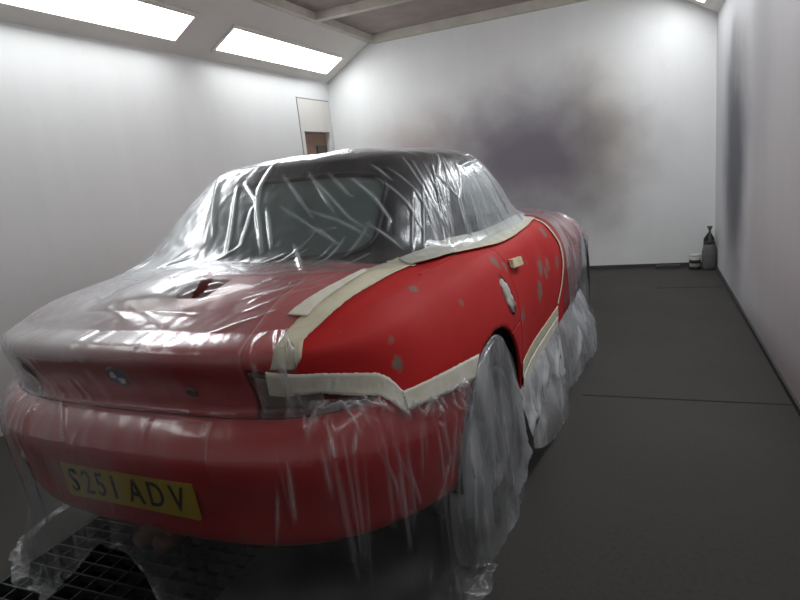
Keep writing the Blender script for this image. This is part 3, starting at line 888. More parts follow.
# the tear beside the brake lamp
HOLE = [(.094,-.445),(.125,-.462),(.165,-.522),(.170,-.572),(.148,-.612),(.136,-.560),(.112,-.490)]
def in_poly(x, y, poly):
    c = False
    for (x0, y0), (x1, y1) in zip(poly, poly[1:] + poly[:1]):
        if (y0 > y) != (y1 > y) and x < (x1 - x0) * (y - y0) / (y1 - y0) + x0: c = not c
    return c
rear.drop(lambda p: p[2] > .84 and in_poly(p[0], p[1], HOLE))
def vtop(u):
    if u < 2.3: return 7.
    if u < 2.5: return 7. - (7 - 5.28) * (u - 2.3) / .2
    if u < 3.6: return 5.28 - .25 * (u - 2.5) / 1.1
    if u < 4.1: return 5.03 - .85 * (u - 3.6) / .5
    return 4.18
def hem(u):
    x = RING.at(u, 3)[0]
    h = .30 - abs(x + .08) * (.85 if x < -.08 else 1.25)
    return max(.0, min(.24, h))
DROP_FOLDS = [([(-.324,-.728,.704),(-.224,-.792,.615),(-.181,-.819,.559),(-.174,-.817,.453)], .006, .009, .6), ([(-.218,-.748,.734),(-.195,-.753,.648)], .006, .006, .3),
 ([(-.180,-.745,.725),(-.148,-.760,.645)], .006, .006, .3), ([(-.428,-.749,.795),(-.375,-.784,.615)], .007, .008, .35), ([(-.47,-.79,.48),(-.42,-.80,.468)], .008, .010, .7),
 ([(.523,-.733,.641),(.511,-.773,.468),(.483,-.760,.320)], .006, .009, .45), ([(.549,-.762,.583),(.541,-.757,.410)], .005, .008, .55), ([(.701,-.653,.613),(.746,-.616,.460),(.741,-.596,.342)], .005, .008, .45),
 ([(.716,-.630,.622),(.767,-.578,.442),(.756,-.566,.332)], .006, .009, .40), ([(.769,-.588,.499),(.773,-.548,.360)], .005, .007, .4), ([(.819,-.451,.550),(.821,-.431,.423),(.788,-.499,.327)], .006, .009, .45),
 ([(.502,-.755,.385),(.582,-.724,.320)], .006, .009, .4), ([(.586,-.700,.685),(.646,-.662,.655),(.727,-.601,.646)], .010, .014, .7), ([(.612,-.698,.673),(.663,-.636,.672),(.746,-.585,.630)], .008, .012, .7),
 ([(.635,-.701,.623),(.650,-.719,.554)], .006, .010, .6), ([(.685,-.662,.623),(.684,-.693,.557)], .006, .010, .55)]
uu = np.concatenate([np.linspace(-9.4, -5.2, 60, False), np.linspace(-5.2, 5.05, 400)])
nv = 130
def drop_pt(u, s):
    """s 0 top .. 1 hem"""
    vt = vtop(u); hz = hem(u)
    s1 = .52
    if s < s1:
        v = vt + (3.0 - vt) * (s / s1)
        return ring_off(u, v, .008 + .010 * math.sin(math.pi / 2 * s / s1))
    q = (s - s1) / (1 - s1)
    p = ring_off(u, 3.0, .018); n = RING.normal(u, 3.0); c = p - np.array((0, .6, .45))
    if c @ n < 0: n = -n
    n = np.array([n[0], n[1], 0]); n /= np.linalg.norm(n)
    z = p[2] + (hz - p[2]) * min(1, q * 1.12)
    lowness = max(0, (.25 - z) / .25)
    corner = math.exp(-((u + 3.5) / 1.2) ** 2) * .06
    out = -.014 * math.sin(math.pi * min(1, q * 1.1)) + (.01 + corner) * lowness ** 1.3 + (.07 * max(0, q - .893) / .107 * (.6 + .5 * nz(u * 2.3, 3, 1)) if hz < .02 else 0)
    side_ = .010 * nz(u * 3., z * 3, 2) * min(1, q * 3)
    p2 = p + n * (out + side_)
    zz = z + (.035 * max(0, nz(u * 7, q * 14, 9.)) * (1 if q > .85 else 0))
    return np.array([p2[0], p2[1], zz])
P = [[drop_pt(u, j / (nv - 1)) for j in range(nv)] for u in uu]
for k in range(64):
    u = rg.choice([rg.uniform(-5, -1.5), rg.uniform(2.6, 5.3), rg.uniform(2.6, 5.3), rg.uniform(-4.5, 5)])
    s0 = rg.uniform(.02 if u > 2.3 else .22, .5); L = rg.uniform(.1, .42); du = rg.uniform(-.18, .18)
    pts = [drop_pt(u + du * q / 4, min(.97, s0 + L * q / 4)) for q in range(5)]
    DROP_FOLDS.append((pts, rg.uniform(.0035, .008), rg.uniform(.004, .012), rg.uniform(.06, .38)))
for k in range(62):       # gathered under the tape by the right tail lamp
    u = rg.uniform(1.9, 5.2); L = rg.uniform(.08, .42)
    du = rg.uniform(-.25, .25)
    pts = [drop_pt(u + du * q / 3, .01 + L * q / 3) for q in range(4)]
    DROP_FOLDS.append((pts, rg.uniform(.004, .009), rg.uniform(.004, .010), rg.uniform(.15, .6)))
def rip_drop(r, s, p):
    x, y, z = p; k = 1.5 + 1.7 * max(0, min(1, (.40 - z) / .12))
    a = math.atan2(x, -y - .0) * 6
    return k * (.0022 * nz(a * 2.6, z * 3, .3) + (.0014 if z < .5 else .0005) * nz(a * 8, z * 6, 4)) + ((.020 * nz(x * 11, y * 11, z * 11) + .005 * nz(x * 30, y * 30, z * 30)) * min(1, (.16 - z) * 12) if z < .16 else 0)
def base_drop(r, s, p):  # left reflection painted in; clearer low down and on boot face to paint shade
    x, y, z = p
    l = (.05 if z > .56 else .01) + max(0, min(1, (.25 - x) / .6)) * (.20 if z > .55 else .20 - .15 * min(1, (.55 - z) / .06))
    low = max(0., min(1, (.26 - z) / .16)) * .20 * max(0, .15 + 1.2 * nz(x * 8, y * 8, z * 8 + 3))
    low += .30 * math.exp(-((x + .18) / .13) ** 2 - ((z - .45) / .09) ** 2)
    dr = max(0, l * (1 + .6 * nz(x * 9, z * 3, 1)) + low)
    if .655 < z < .80: dr *= .55
    w = max(0, min(1, (z - .79) / .05))
    return dr * (1 - w) + base_boot(r, s, p) * w
rear.grid(P, DROP_FOLDS, rip_drop, base_drop, out=(0, 0, .45))
rearf = rear.build('plastic_sheet', FILM_REAR)
tag(rearf, 'clear plastic sheet over the boot and rear bumper, hanging to the floor grating', 'plastic sheet')

# ---- bag over the right rear wheel
wb = Film(); nT, nS = 120, 70
def bag_pt(t, s):
    # perimeter from the rear foot over the top to the front foot
    zc, r = .315, .342
    Ls = zc; La = math.pi * r; tot = 2 * Ls + La; d = t * tot
    if d < Ls: y, z = -r, d
    elif d < Ls + La:
        a = (d - Ls) / r; y, z = -r * math.cos(a), zc + r * math.sin(a)
    else: y, z = r, Ls - (d - Ls - La)
    low = max(0, (zc - z) / zc)
    if y > 0: y *= .68
    y += (-.050 * low + .06 * low ** 3 if y < 0 else -.02 * low - .05 * low ** 2)
    top = max(0, min(1, (z - .30) / .35))
    if s < .3:
        q = s / .3
        x = .79 + (.860 - .79) * math.sin(q * math.pi / 2)
        yy, zz = y * (1 - .02 * q), z - .004 * q
    else:
        q = (s - .3) / .7
        e = math.sin(q * math.pi / 2)
        x = .860 + .028 * math.sin(min(1, q * 3) * math.pi / 2) - .020 * top + .012 * low * q
        yy, zz = y * .98 * (1 - q), z - .004
        x += (.010 * nz(yy * 16, zz * 1.5, 2.) + .005 * nz(yy * 42, zz * 3, 7.)) * min(1, q * 3)
    if zz < .06: x += (.06 - zz) * .25 * (.4 + nz(yy * 9, 1, 2))
    return (x, yy, max(zz, .004))
P = [[bag_pt(i / (nT - 1), j / (nS - 1)) for j in range(nS)] for i in range(nT)]
BAG_FOLDS = []
for k in range(16):
    y = rg.uniform(-.33, .30); z0 = rg.uniform(.3, .58); z1 = rg.uniform(.0, .25); dy = rg.uniform(-.05, .05)
    BAG_FOLDS.append(([(.88, y, z0), (.885, y + dy, (z0 + z1) / 2), (.89, y + dy * 1.6, z1)], rg.uniform(.004, .010), rg.uniform(.005, .014), rg.uniform(.1, .5)))
BAG_FOLDS += [([(.89, .08, .36), (.895, .10, .20), (.90, .05, .03)], .02, .02, .35), ([(.89, -.02, .02), (.90, .06, .10), (.89, .12, .22)], .012, .018, .55), ([(.88, .17, .40), (.89, .20, .2), (.9, .14, .06)], .012, .015, .4)]
wb.grid(P, BAG_FOLDS, lambda r, s, p: .004 * nz(p[1] * 14, p[2] * 5, 1) + .004 * nz(p[1] * 30, p[2] * 18, 6) * (p[2] < .3), lambda r, s, p: .16 + .35 * nz(p[1] * 11, p[2] * 2, 3), out=(.2, 0, .3))
bagf = wb.build('wheel_cover', FILM_LOOSE)
tag(bagf, 'grey translucent plastic bag pulled over the right rear wheel', 'wheel cover')

# ---- skirt along the right sill
sk = Film(); nY, nZ = 150, 70
def skirt_pt(t, s):
    y = .24 + 1.78 * t
    zt = .335 + .03 * t; zb = .13 * max(0, 1 - t / .22) ** 1.3
    flare = .055 + .03 * math.exp(-((t - .28) / .14) ** 2) + .025 * nz(t * 4, 2, 2) + .05 * math.exp(-((t - .9) / .2) ** 2)
    x0 = .853
    z = zt + (zb - zt) * s
    x = x0 + flare * (s ** 1.1) + .020 * math.sin(math.pi * s) * (1 + nz(t * 5, s * 2, 1))
    x += (.016 * nz(t * 7, s * 1.5, 5.) + .002 * nz(t * 24, s * 6, 8)) * min(1, s * 3)
    yy = y + .05 * s * nz(t * 4, s * 2, 11)
    return (x, yy, max(z, .004))
P = [[skirt_pt(i / (nY - 1), j / (nZ - 1)) for j in range(nZ)] for i in range(nY)]
SK = []
for k in range(22):
    t = rg.uniform(.02, .98); s0 = rg.uniform(0, .4); s1 = s0 + rg.uniform(.3, .6); dt = rg.uniform(-.15, .15)
    SK.append(([skirt_pt(min(1, max(0, t + dt * q / 4)), s0 + (min(s1, 1) - s0) * q / 4) for q in range(5)], rg.uniform(.006, .016), rg.uniform(.006, .018), rg.uniform(.12, .55)))
sk.grid(P, SK, lambda r, s, p: .006 * nz(p[1] * 9, p[2] * 5, 1) + .0015 * nz(p[1] * 30, p[2] * 24, 1), lambda r, s, p: .36 + .3 * nz(p[1] * 6, p[2] * 8, 3), out=(.2, 1, .4))
skf = sk.build('plastic_sheet', FILM_LOOSE)
tag(skf, 'milky plastic skirt taped along the right sill and spreading onto the floor', 'plastic sheet')

# ---- sheet over the front of the car
fr = Film()
P = [[np.array(deck_front(a, b)) + np.array((0, 0, .012)) for b in np.linspace(0, .97, 40)] for a in np.linspace(-1, 1, 60)]
FRF = []
for k in range(14):
    x = rg.uniform(.1, .66); y = rg.uniform(1.7, 2.9)
    FRF.append(([(x, y, .86), (x + rg.uniform(-.1, .1), y + rg.uniform(.1, .35), .84)], .012, .012, rg.uniform(.2, .5)))
fr.grid(P, FRF, lambda r, s, p: .006 * nz(p[0] * 7, p[1] * 7, 1), lambda r, s, p: .10 + .1 * nz(p[0] * 5, p[1] * 5, 3), out=(0, 2.2, .2))
uu = np.concatenate([np.linspace(10.42, 14, 150, False), np.linspace(14, 18, 40, False), np.linspace(18, 21.6, 60)])
def front_pt(u, s):
    if s < .45:
        return ring_off(u, 7 + (4.0 - 7) * s / .45, .010)
    q = (s - .45) / .55
    p = ring_off(u, 4.0, .012); n = p - np.array((0, 2.3, p[2])); n /= np.linalg.norm(n)
    z = p[2] * (1 - q)
    o = .02 * q ** 2 + .015 * nz(u * 5, q * 3, 1) * q + (.035 * (q - .9) / .1 * (.5 + nz(u * 3, 1, 1)) if q > .9 else 0)
    
    return np.array([p[0] + n[0] * o, p[1] + n[1] * o * .4, max(z, .004)])
P = [[front_pt(u, s) for s in np.linspace(0, 1, 56)] for u in uu]
FRS = []
for k in range(20):
    u = rg.uniform(10.5, 13.5); s0 = rg.uniform(0, .5); L = rg.uniform(.2, .5); du = rg.uniform(-.3, .3)
    FRS.append(([front_pt(u + du * q / 4, min(1, s0 + L * q / 4)) for q in range(5)], rg.uniform(.006, .014), rg.uniform(.008, .016), rg.uniform(.2, .6)))
fr.grid(P, FRS, lambda r, s, p: .006 * nz(p[1] * 10, p[2] * 5, 1) + .006 * nz(p[0] * 24, p[1] * 24, p[2] * 20) * (p[2] < .3), lambda r, s, p: .10 + .2 * max(0, nz(p[1] * 5, p[2] * 5, 3)), out=(0, 2.3, .4))
frf = fr.build('plastic_sheet', FILM_REAR)
tag(frf, 'pinkish clear plastic sheet over the front wing and bonnet ahead of the door', 'plastic sheet')

# ---- masking tape: strips laid on the body
bpy.context.view_layer.update()
dg = bpy.context.evaluated_depsgraph_get()
bv_, bf_ = [], []
for o in car.children:
    if o.type == 'MESH' and o.name.split('.')[0] in ('rear_bumper', 'boot_lid', 'rear_quarter', 'door', 'tail_lamp', 'front_wing', 'sill_panel', 'bonnet', 'soft_top', 'side_window'):
        k = len(bv_); bv_ += [v.co.copy() for v in o.data.vertices]; bf_ += [tuple(i + k for i in p.vertices) for p in o.data.polygons]
BODY = BVHTree.FromPolygons(bv_, bf_)
def smooth_line(pts, n):
    pts = np.array(pts, float)
    d = np.concatenate([[0], np.cumsum(np.linalg.norm(np.diff(pts, axis=0), axis=1))])
    t = np.linspace(0, d[-1], n)
    # cubic through the points, softened
    P = np.stack([np.interp(t, d, pts[:, k]) for k in range(3)], 1)
    for _ in range(max(1, n // 30)):
        P[1:-1] = (P[:-2] + 2 * P[1:-1] + P[2:]) / 4
    return P
def tape(a, b, mat, label, n=80, m=7, off=.0045, group=None, wob=.0012, name='masking_tape', edge=.0025):
    A = smooth_line(a, n); B = smooth_line(b, n); V = []
    for i in range(n):
        for j in range(m):
            q = j / (m - 1)
            p = Vector(A[i] * (1 - q) + B[i] * q)
            if j in (0, m - 1):
                w = (Vector(B[i]) - Vector(A[i])).normalized()
                p += w * edge * nz(i * .45, j, off * 900)
            hit = BODY.find_nearest(p)
            if hit[0] is not None and (hit[0] - p).length < .06:
                nrm = (p - hit[0]); 
                fn = hit[1]
                c = Vector((0, min(max(p.y, .2), 2.5), .45))
                if fn.dot(hit[0] - c) < 0: fn = -fn
                p = hit[0] + fn * (off + wob * nz(i * .3, j * .8, 3))
            V.append(p)
    o = mesh_obj(name, V, oriented(V, grid_faces(n, m)), mat)
    md = o.modifiers.new('solid', 'SOLIDIFY'); md.thickness = .0012; md.offset = 1
    o.rotation_euler = (0, 0, CAR_YAW)
    tag(o, label, 'masking tape', group)
    return o
T_CREAM = tape_mat('cream masking tape', (.66, .61, .45), (.72, .68, .53))
T_PALE = tape_mat('pale masking tape', (.72, .69, .59), (.80, .78, .70))
T_MILK = tape_mat('tape under film', (.56, .57, .50), (.66, .67, .60))
tape([(.560,-.703,.784),(.573,-.690,.805),(.572,-.651,.828),(.585,-.579,.852),(.599,-.469,.880),(.614,-.360,.900),(.624,-.239,.916),(.650,-.100,.937)],
     [(.505,-.727,.790),(.515,-.717,.811),(.513,-.660,.840),(.519,-.589,.865),(.529,-.500,.888),(.536,-.383,.912),(.539,-.231,.932),(.575,-.080,.950)],
     T_CREAM, 'wide cream tape strip up the right edge of the boot lid to the rear window', 110)
tape([(.540,-.589,.865),(.545,-.470,.892),(.550,-.360,.912),(.552,-.24,.93)], [(.483,-.596,.869),(.497,-.500,.888),(.514,-.40,.908),(.530,-.25,.93)],
     T_PALE, 'pale tape strip overlapping the inner edge of the wide strip on the boot', 50, off=.0095)
tape([(.500,-.730,.793),(.563,-.704,.778),(.613,-.674,.772),(.670,-.628,.755),(.713,-.583,.738),(.732,-.558,.716),(.748,-.548,.691),(.760,-.541,.668)],
     [(.490,-.735,.712),(.514,-.720,.709),(.613,-.687,.709),(.662,-.640,.695),(.719,-.587,.672),(.744,-.576,.650),(.767,-.558,.619),(.775,-.550,.605)],
     T_PALE, 'cream tape band across the top of the right tail lamp', 100, off=.017)
tape([(.758,-.546,.671),(.780,-.49,.673),(.807,-.433,.676),(.828,-.346,.672),(.843,-.256,.666),(.850,-.20,.66)],
     [(.770,-.552,.622),(.791,-.506,.622),(.802,-.449,.618),(.830,-.368,.611),(.838,-.322,.606),(.848,-.25,.60)],
     T_PALE, 'cream tape strip from the tail lamp to the rear wheel, over the bumper seam', 70, off=.019)
tape([(.640,-.12,.935),(.690,-.02,.925),(.720,.12,.915),(.746,.30,.904),(.763,.50,.893),(.765,.70,.885),(.756,1.017,.890),(.721,1.367,.890)],
     [(.625,-.12,.940),(.675,-.015,.930),(.708,.12,.920),(.733,.30,.912),(.750,.50,.902),(.752,.70,.894),(.744,1.01,.900),(.712,1.36,.895)],
     T_CREAM, 'thin cream tape line along the belt under the side window', 110, m=5, off=.013)
tape([(.632,-.12,.938),(.682,-.018,.928),(.714,.12,.918),(.740,.30,.908),(.757,.50,.897),(.758,.70,.890),(.750,1.013,.895),(.716,1.363,.892)],
     [(.585,-.09,.950),(.625,.02,.955),(.650,.14,.965),(.672,.32,.958),(.682,.52,.950),(.690,.79,.950),(.685,1.05,.950),(.665,1.34,.945)],
     T_MILK, 'broad milky tape holding the film along the foot of the side window', 110, off=.010)
tape([(.716,1.36,.895),(.734,1.357,.885),(.800,1.384,.818),(.828,1.451,.746),(.844,1.435,.681),(.848,1.426,.627),(.847,1.340,.533),(.842,1.229,.455)],
     [(.716,1.40,.895),(.734,1.397,.885),(.800,1.424,.818),(.828,1.491,.746),(.844,1.475,.681),(.848,1.466,.627),(.847,1.380,.533),(.842,1.269,.445)],
     T_CREAM, 'thin cream tape line down the front edge of the door', 80, m=4, off=.006)
tape([(.848,.36,.437),(.848,.60,.437),(.840,.90,.437),(.840,1.240,.445)], [(.85,.36,.375),(.85,.60,.375),(.845,.90,.378),(.845,1.27,.385)],
     T_CREAM, 'cream tape strip low along the door above the plastic skirt', 70, off=.006)
tape([(.848,.37,.38),(.848,.60,.38),(.84,.90,.382),(.84,1.240,.39)], [(.83,.37,.26),(.83,.60,.26),(.83,.90,.275),(.83,1.27,.29)],
     T_PALE, 'wide pale tape band over the sill at the top edge of the skirt', 70, off=.009)
L_ = lambda u, v: tuple(RING.at(u, v))
tape([L_(-u, 5.75 - .06 * k) for k, u in enumerate((3.0, 3.4, 3.8, 4.2, 4.6))], [L_(-u, 5.25 - .06 * k) for k, u in enumerate((3.0, 3.4, 3.8, 4.2, 4.6))],
     tape_mat('yellow tape', (.60, .55, .22), (.66, .62, .32)), 'short yellowish tape strip on the outer corner of the left tail lamp', 40, off=.006)
# ================================================================== THE SPRAY BOOTH
XL, XR, YB, YF, ZW, ZC = -2.055, 1.951, 4.503, -3.6, 2.30, 2.645
XCL, XCR = -1.46, 1.36
def wall_mat(name, base, stains, rough=.55, streak=(3, 3, .25)):
    m, nt, out = new_mat(name)
    p = nd(nt, 'BsdfPrincipled'); co = coords(nt)
    f = noise_fac(nt, co, 1.2, 6, .6, streak)
    c = mixc(nt, maprange(nt, f, .3, .7), tuple(x * .965 for x in base), base)
    g = noise_fac(nt, co, 9., 5, .65)
    c = mixc(nt, maprange(nt, g, .55, .85, 0, .12), c, (.45, .44, .42))
    for col, blobs, na in stains:
        c = mixc(nt, blob_mask(nt, co, blobs, na, 2.2), c, col)
    lk(nt, c, p.inputs['Base Color'])
    p.inputs['Roughness'].default_value = rough; p.inputs['Specular IOR Level'].default_value = .3
    lk(nt, bump(nt, noise_fac(nt, co, 20., 3), .06, .01), p.inputs['Normal'])
    lk(nt, p.outputs[0], out.inputs[0])
    return m
WHITE = (.79, .81, .815)
M_BACK = wall_mat('oversprayed white back wall', WHITE, [
    ((.30, .20, .17), [((-1.0, YB, 1.40), (.9, 1, .65), (.6, .0))], .3),
    ((.36, .31, .16), [((.90, YB, 1.25), (.55, 1, 1.0), (.5, .0))], .3),
    ((.12, .10, .14), [((.22, YB, 1.22), (1.5, 1, 1.0), (.88, .12)), ((-.3, YB, .75), (1.1, 1, .6), (.6, .1))], .22),
    ((.22, .22, .23), [((.3, YB, .55), (1.3, 1, .55), (.55, .0))], .3),
])
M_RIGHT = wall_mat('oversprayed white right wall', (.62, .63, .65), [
    ((.085, .09, .115), [((XR, 3.28, 1.08), (1, .85, 1.3), (.95, .2)), ((XR, 3.2, .45), (1, .40, .7), (.45, .0))], .25),
    ((.42, .36, .37), [((XR, 1.9, .55), (1, 1.1, .5), (.35, .0))], .3),
    ((.30, .31, .33), [((XR, 2.2, 1.4), (1, .5, 1.2), (.30, .0)), ((XR, .9, 1.5), (1, .6, 1.4), (.30, .0))], .3),
])
M_LEFT = wall_mat('white left wall', WHITE, [((.45, .45, .45), [((XL, .4, .5), (1, 1.8, .6), (.35, .0))], .3)])
M_CORN = wall_mat('cream cornice', (.74, .73, .69), [])
M_TRIMW = simple('dirty white trim', (.55, .53, .47), rough=.6, var=.25, scale=6)
M_DARKW = simple('white booth doors', (.70, .71, .71), rough=.6)
M_FILTER = simple('grey ceiling filter', (.36, .32, .29), rough=.95, var=.25, scale=5, bmp=.4)

m, nt, out = new_mat('dark painted concrete floor')
p = nd(nt, 'BsdfPrincipled'); co = coords(nt)
f = noise_fac(nt, co, 1.1, 6, .6); g = noise_fac(nt, co, 55., 5, .7)
c = mixc(nt, maprange(nt, f, .3, .7), (.038, .036, .033), (.056, .053, .049))
c = mixc(nt, maprange(nt, g, .45, .75, 0, .7), c, (.030, .029, .028))
c = mixc(nt, maprange(nt, noise_fac(nt, co, 25., 2), .72, .76, 0, .35), c, (.028, .028, .03))
lk(nt, c, p.inputs['Base Color'])
lk(nt, maprange(nt, f, .3, .7, .55, .75), p.inputs['Roughness'])
p.inputs['Specular IOR Level'].default_value = .3
lk(nt, bump(nt, g, .35, .004), p.inputs['Normal'])
lk(nt, p.outputs[0], out.inputs[0])
M_FLOOR = m

def struct(o): o['kind'] = 'structure'; return o
# floor with the extraction pit left open under the car
PX0, PX1, PY0, PY1 = -.735, .10, -2.2, 3.3
bm = bmesh.new()
add_box(bm, (XL - .15, YF, -.25), (PX0, YB + .15, 0)); add_box(bm, (PX1, YF, -.25), (XR + .15, YB + .15, 0))
add_box(bm, (PX0, YF, -.25), (PX1, PY0, 0)); add_box(bm, (PX0, PY1, -.25), (PX1, YB + .15, 0))
struct(bm_obj('floor', bm, M_FLOOR))
struct(box_obj('trim_1', (PX0 - .1, PY0 - .1, -.45), (PX1 + .1, PY1 + .1, -.255), M_UNDER))
struct(box_obj('wall_back', (XL - .15, YB, 0), (XR + .15, YB + .12, 3.0), M_BACK))
struct(box_obj('wall_right', (XR, YF, 0), (XR + .12, YB, 3.0), M_RIGHT))
struct(box_obj('wall_front', (XL - .15, YF - .12, 0), (XR + .15, YF, 3.0), M_DARKW))
# left wall with the door opening's window
DY0, DY1, DZ0, DZ1 = 3.835, 4.41, 1.05, 1.745
bm = bmesh.new()
add_box(bm, (XL - .12, YF, 0), (XL, DY0, 3.0)); add_box(bm, (XL - .12, DY1, 0), (XL, YB, 3.0))
add_box(bm, (XL - .12, DY0, 0), (XL, DY1, DZ0)); add_box(bm, (XL - .12, DY0, DZ1), (XL, DY1, 3.0))
struct(bm_obj('wall_left', bm, M_LEFT))
# ceiling and sloped cornices
struct(box_obj('ceiling', (XL - .15, YF, ZC + .06), (XR + .15, YB + .12, ZC + .18), M_FILTER))
def prism(name, xz, y0, y1, mat):
    V = [(x, y0, z) for x, z in xz] + [(x, y1, z) for x, z in xz]; n = len(xz)
    F = [tuple(range(n)), tuple(range(2 * n - 1, n - 1, -1))] + [(i, i + n, (i + 1) % n + n, (i + 1) % n) for i in range(n)]
    o = mesh_obj(name, V, F, mat, smooth=False)
    bm = bmesh.new(); bm.from_mesh(o.data); bmesh.ops.recalc_face_normals(bm, faces=bm.faces); bm.to_mesh(o.data); bm.free()
    return struct(o)
prism('trim_2', [(XL, ZW), (XCL, ZC), (XCL, ZC + .06), (XL, ZC + .06)], YF, YB, M_CORN)
prism('trim_3', [(XR, ZW), (XCR, ZC), (XCR, ZC + .06), (XR, ZC + .06)], YF, YB, M_CORN)
# ceiling battens
struct(box_obj('trim_4', (XCL - .01, YF, ZC - .012), (XCL + .05, YB, ZC + .06), M_TRIMW))
struct(box_obj('trim_5', (XCR - .05, YF, ZC - .012), (XCR + .01, YB, ZC + .06), M_TRIMW))
struct(box_obj('trim_6', (XCL + .05, 3.22, ZC - .01), (XCR - .05, 3.30, ZC + .06), M_TRIMW))
struct(box_obj('trim_7', (XCL + .05, YB - .06, ZC - .03), (XCR - .05, YB, ZC + .06), M_TRIMW))
struct(box_obj('trim_8', (XCL + .05, .42, ZC - .01), (XCR - .05, .50, ZC + .06), M_TRIMW))
# skirting
M_SK = simple('dark skirting', (.05, .05, .055), rough=.7)
struct(box_obj('baseboard_back', (XL, YB - .012, 0), (XR, YB, .035), M_SK))
struct(box_obj('baseboard_right', (XR - .012, YF, 0), (XR, YB - .012, .03), M_SK))
# joint across the floor
struct(box_obj('trim_9', (1.02, 1.062, -.004), (XR, 1.074, .0015), simple('floor joint', (.018, .018, .018), rough=.9)))
struct(box_obj('trim_10', (1.42, 3.52, -.004), (XR - .02, 3.535, .0015), simple('floor joint far', (.020, .020, .022), rough=.9)))

# personnel door in the left wall: frame lines, brown board in its window
M_DOORW = wall_mat('white door leaf', (.74, .735, .70), [])
bm = bmesh.new()
o = .006
add_box(bm, (XL, 3.775, 0), (XL + o, DY0, 2.085)); add_box(bm, (XL, DY1, 0), (XL + o, 4.46, 2.085))
add_box(bm, (XL, DY0, 0), (XL + o, DY1, DZ0)); add_box(bm, (XL, DY0, DZ1), (XL + o, DY1, 2.085))
d = struct(bm_obj('door_1', bm, M_DOORW))
M_LINE = simple('dark gap', (.30, .30, .30), rough=.9)
struct(box_obj('door_gap', (XL, 3.762, 0), (XL + .004, 3.774, 2.10), M_LINE, d))
struct(box_obj('door_gap', (XL, 3.762, 2.086), (XL + .004, 4.46, 2.098), M_LINE, d))
struct(box_obj('door_gap', (XL, 4.461, 0), (XL + .004, 4.468, 2.10), M_LINE, d))
w = struct(box_obj('window_1', (XL - .11, DY0 + .001, DZ0 + .001), (XL - .06, DY1 - .001, DZ1 - .001), simple('brown board', (.26, .165, .12), rough=.7)))
struct(box_obj('shutter_plate', (XL - .06, 4.16, DZ0 + .01), (XL - .045, DY1 - .03, 1.60), simple('dark grey plate', (.07, .068, .06), rough=.6), w))

# booth lights set in the cornice
m, nt, out = new_mat('lit diffuser')
e = nd(nt, 'Emission'); e.inputs['Color'].default_value = (.985, .995, 1, 1); e.inputs['Strength'].default_value = LIGHT_E
lk(nt, e.outputs[0], out.inputs[0]); M_LIT = m
m, nt, out = new_mat('weakly lit diffuser')
e = nd(nt, 'Emission'); e.inputs['Color'].default_value = (1, .985, .95, 1); e.inputs['Strength'].default_value = LIGHT_E * .38
lk(nt, e.outputs[0], out.inputs[0]); M_DIM = m
M_FRAME = simple('white lamp frame', (.75, .74, .68), rough=.5)
sl = math.atan2(ZC - ZW, XCL - XL)
def booth_light(label, xs, y0, y1, group='booth lights in the cornices', mat=None):
    L = empty('booth_light', (XL + (XCL - XL) * .385 if xs < 0 else XR + (XCR - XR) * .385, (y0 + y1) / 2, ZW + (ZC - ZW) * .385))
    L.rotation_euler = (0, -sl if xs < 0 else sl + math.pi * 0, 0)
    hl = (y1 - y0) / 2; hw = .125
    bm = bmesh.new()
    for lo, hi in (((-hw - .03, -hl - .03, -.014), (-hw, hl + .03, -.001)), ((hw, -hl - .03, -.014), (hw + .03, hl + .03, -.001)),
                   ((-hw, -hl - .03, -.014), (hw, -hl, -.001)), ((-hw, hl, -.014), (hw, hl + .03, -.001))):
        add_box(bm, lo, hi)
    bm_obj('frame', bm, M_FRAME, L)
    box_obj('diffuser', (-hw, -hl, -.010), (hw, hl, -.002), mat or M_LIT, L)
    tag(L, label, 'light', group)
booth_light('long lit light panel in the left cornice, cut off by the top left corner', -1, .04, 1.92)
booth_light('lit light panel in the left cornice, the far one next to the back wall', -1, 2.39, 4.27)
booth_light('lit light panel in the right cornice near the back wall', 1, 2.39, 4.27)
booth_light('lit light panel in the right cornice over the near side of the car', 1, .04, 1.92)

booth_light('lit light panel in the left cornice nearest the booth doors, behind the viewer', -1, -2.31, -.43, mat=M_DIM)
booth_light('lit light panel in the right cornice nearest the booth doors, behind the viewer', 1, -2.31, -.43, mat=M_DIM)
# floor grating over the pit
gb = []
M_GRATE = simple('dark steel grating', (.050, .055, .058), rough=.5, metal=.4, var=.3)
bm = bmesh.new()
y = PY0
while y < PY1:
    add_box(bm, (PX0 + .005, y, -.035), (PX1 - .005, y + .006, -.004)); y += .055
x = PX0 + .005
while x < PX1 - .004:
    add_box(bm, (x, PY0 + .001, -.034), (x + .005, PY1 - .001, -.006)); x += .0825
add_box(bm, (PX0 + .001, PY0, -.045), (PX0 + .012, PY1, -.001)); add_box(bm, (PX1 - .012, PY0, -.045), (PX1 - .001, PY1, -.001))
g = bm_obj('floor_grating', bm, M_GRATE)
tag(g, 'dark steel grating over the pit in the floor beneath the car', 'grating')

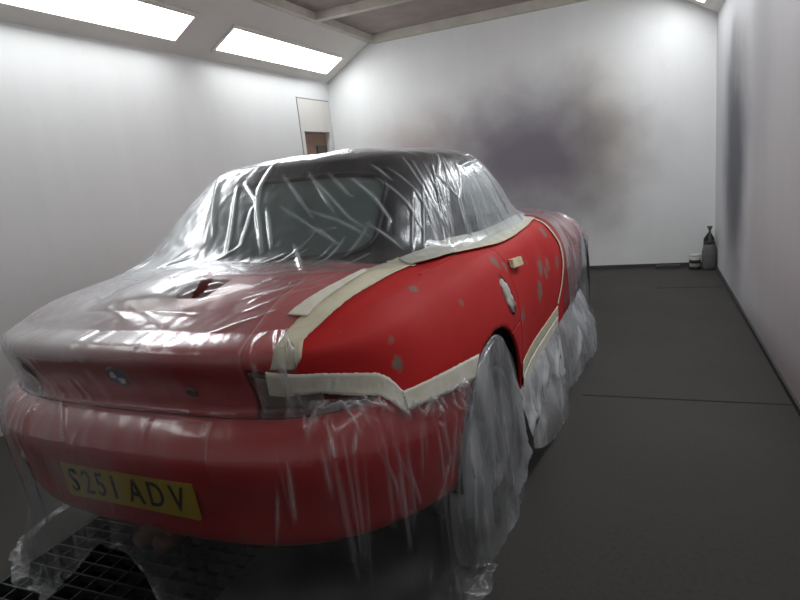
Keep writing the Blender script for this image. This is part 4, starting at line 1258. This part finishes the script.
# things in the far corner
M_POT = simple('grey dusty steel', (.10, .105, .10), rough=.6, var=.3, scale=20)
M_DKPOT = simple('black dusty rubber', (.02, .02, .022), rough=.7)
pot = empty('pressure_pot', (1.888, 4.31, 0))
mesh_obj('body', *lathe([(0, .0), (.062, 0), (.068, .02), (.066, .17), (.056, .215), (.042, .245), (0, .25)], 28), M_POT, pot)
mesh_obj('neck', *lathe([(0, .245), (.015, .245), (.012, .29), (.010, .37), (.022, .40), (.026, .41), (0, .411)], 20), M_POT, pot)
mesh_obj('collar', *lathe([(0, .238), (.044, .238), (.046, .262), (.038, .266), (0, .266)], 24), M_DKPOT, pot)
tag(pot, 'grey metal canister with a thin upright neck in the far right corner', 'canister')
tn = empty('paint_tin', (1.765, 4.33, 0))
mesh_obj('body', *lathe([(0, 0), (.050, 0), (.050, .135), (0, .135)], 28), simple('tin', (.42, .41, .38), rough=.5), tn)
mesh_obj('label_band', *lathe([(.0503, .062), (.0512, .062), (.0512, .095), (.0503, .095)], 28, closed=True), M_DKPOT, tn)
mesh_obj('bottom_band', *lathe([(.0503, .0), (.0512, .0), (.0512, .030), (.0503, .030)], 28, closed=True), M_DKPOT, tn)
mesh_obj('lid', *lathe([(0, .133), (.052, .133), (.053, .142), (.045, .144), (.043, .138), (0, .138)], 28), simple('tin lid', (.55, .55, .54), rough=.4), tn)
tag(tn, 'small pale paint tin with a dark band beside the grey canister', 'tin')
hose = mesh_obj('rubber_hose', *tube([(1.915, 4.43, .025), (1.92, 4.435, .15), (1.918, 4.44, .27), (1.90, 4.45, .33), (1.87, 4.455, .27), (1.865, 4.46, .12), (1.86, 4.462, .025)], .022, 10), M_DKPOT)
tag(hose, 'black rubber hose standing in the corner behind the grey canister', 'hose')
bt = box_obj('wooden_batten', (1.42, 4.40, 0), (1.64, 4.47, .03), simple('dark painted wood', (.05, .05, .055), rough=.8), bev=.004)
tag(bt, 'short dark batten on the floor along the back wall, left of the tin', 'batten')

# ------------------------------------------------------------------ camera
cam = bpy.data.cameras.new('camera'); co_ = bpy.data.objects.new('camera', cam); COL.objects.link(co_)
r_ = Vector((0.92135433, 0.37407723, -0.10569967)); u_ = Vector((0.01423239, 0.23926965, 0.97084884)); f_ = Vector((-0.38846317, 0.89600014, -0.21512811))
Mx = Matrix((r_, u_, -f_)).transposed().to_4x4(); Mx.translation = (1.3328358, -1.88061199, 1.22812808)
co_.matrix_world = Mx; cam.sensor_width = 36; cam.lens = 585.646 / 800 * 36; cam.clip_start = .02
SC.camera = co_
w = bpy.data.worlds.new('world'); SC.world = w; w.use_nodes = True
w.node_tree.nodes['Background'].inputs[0].default_value = (.02, .02, .022, 1); w.node_tree.nodes['Background'].inputs[1].default_value = 1
SC.view_settings.view_transform = 'Standard'; SC.view_settings.look = 'None'; SC.view_settings.gamma = 1; SC.view_settings.use_curve_mapping = False
SC.view_settings.exposure = EXPO
SC.cycles.max_bounces = 10; SC.cycles.transparent_max_bounces = 24
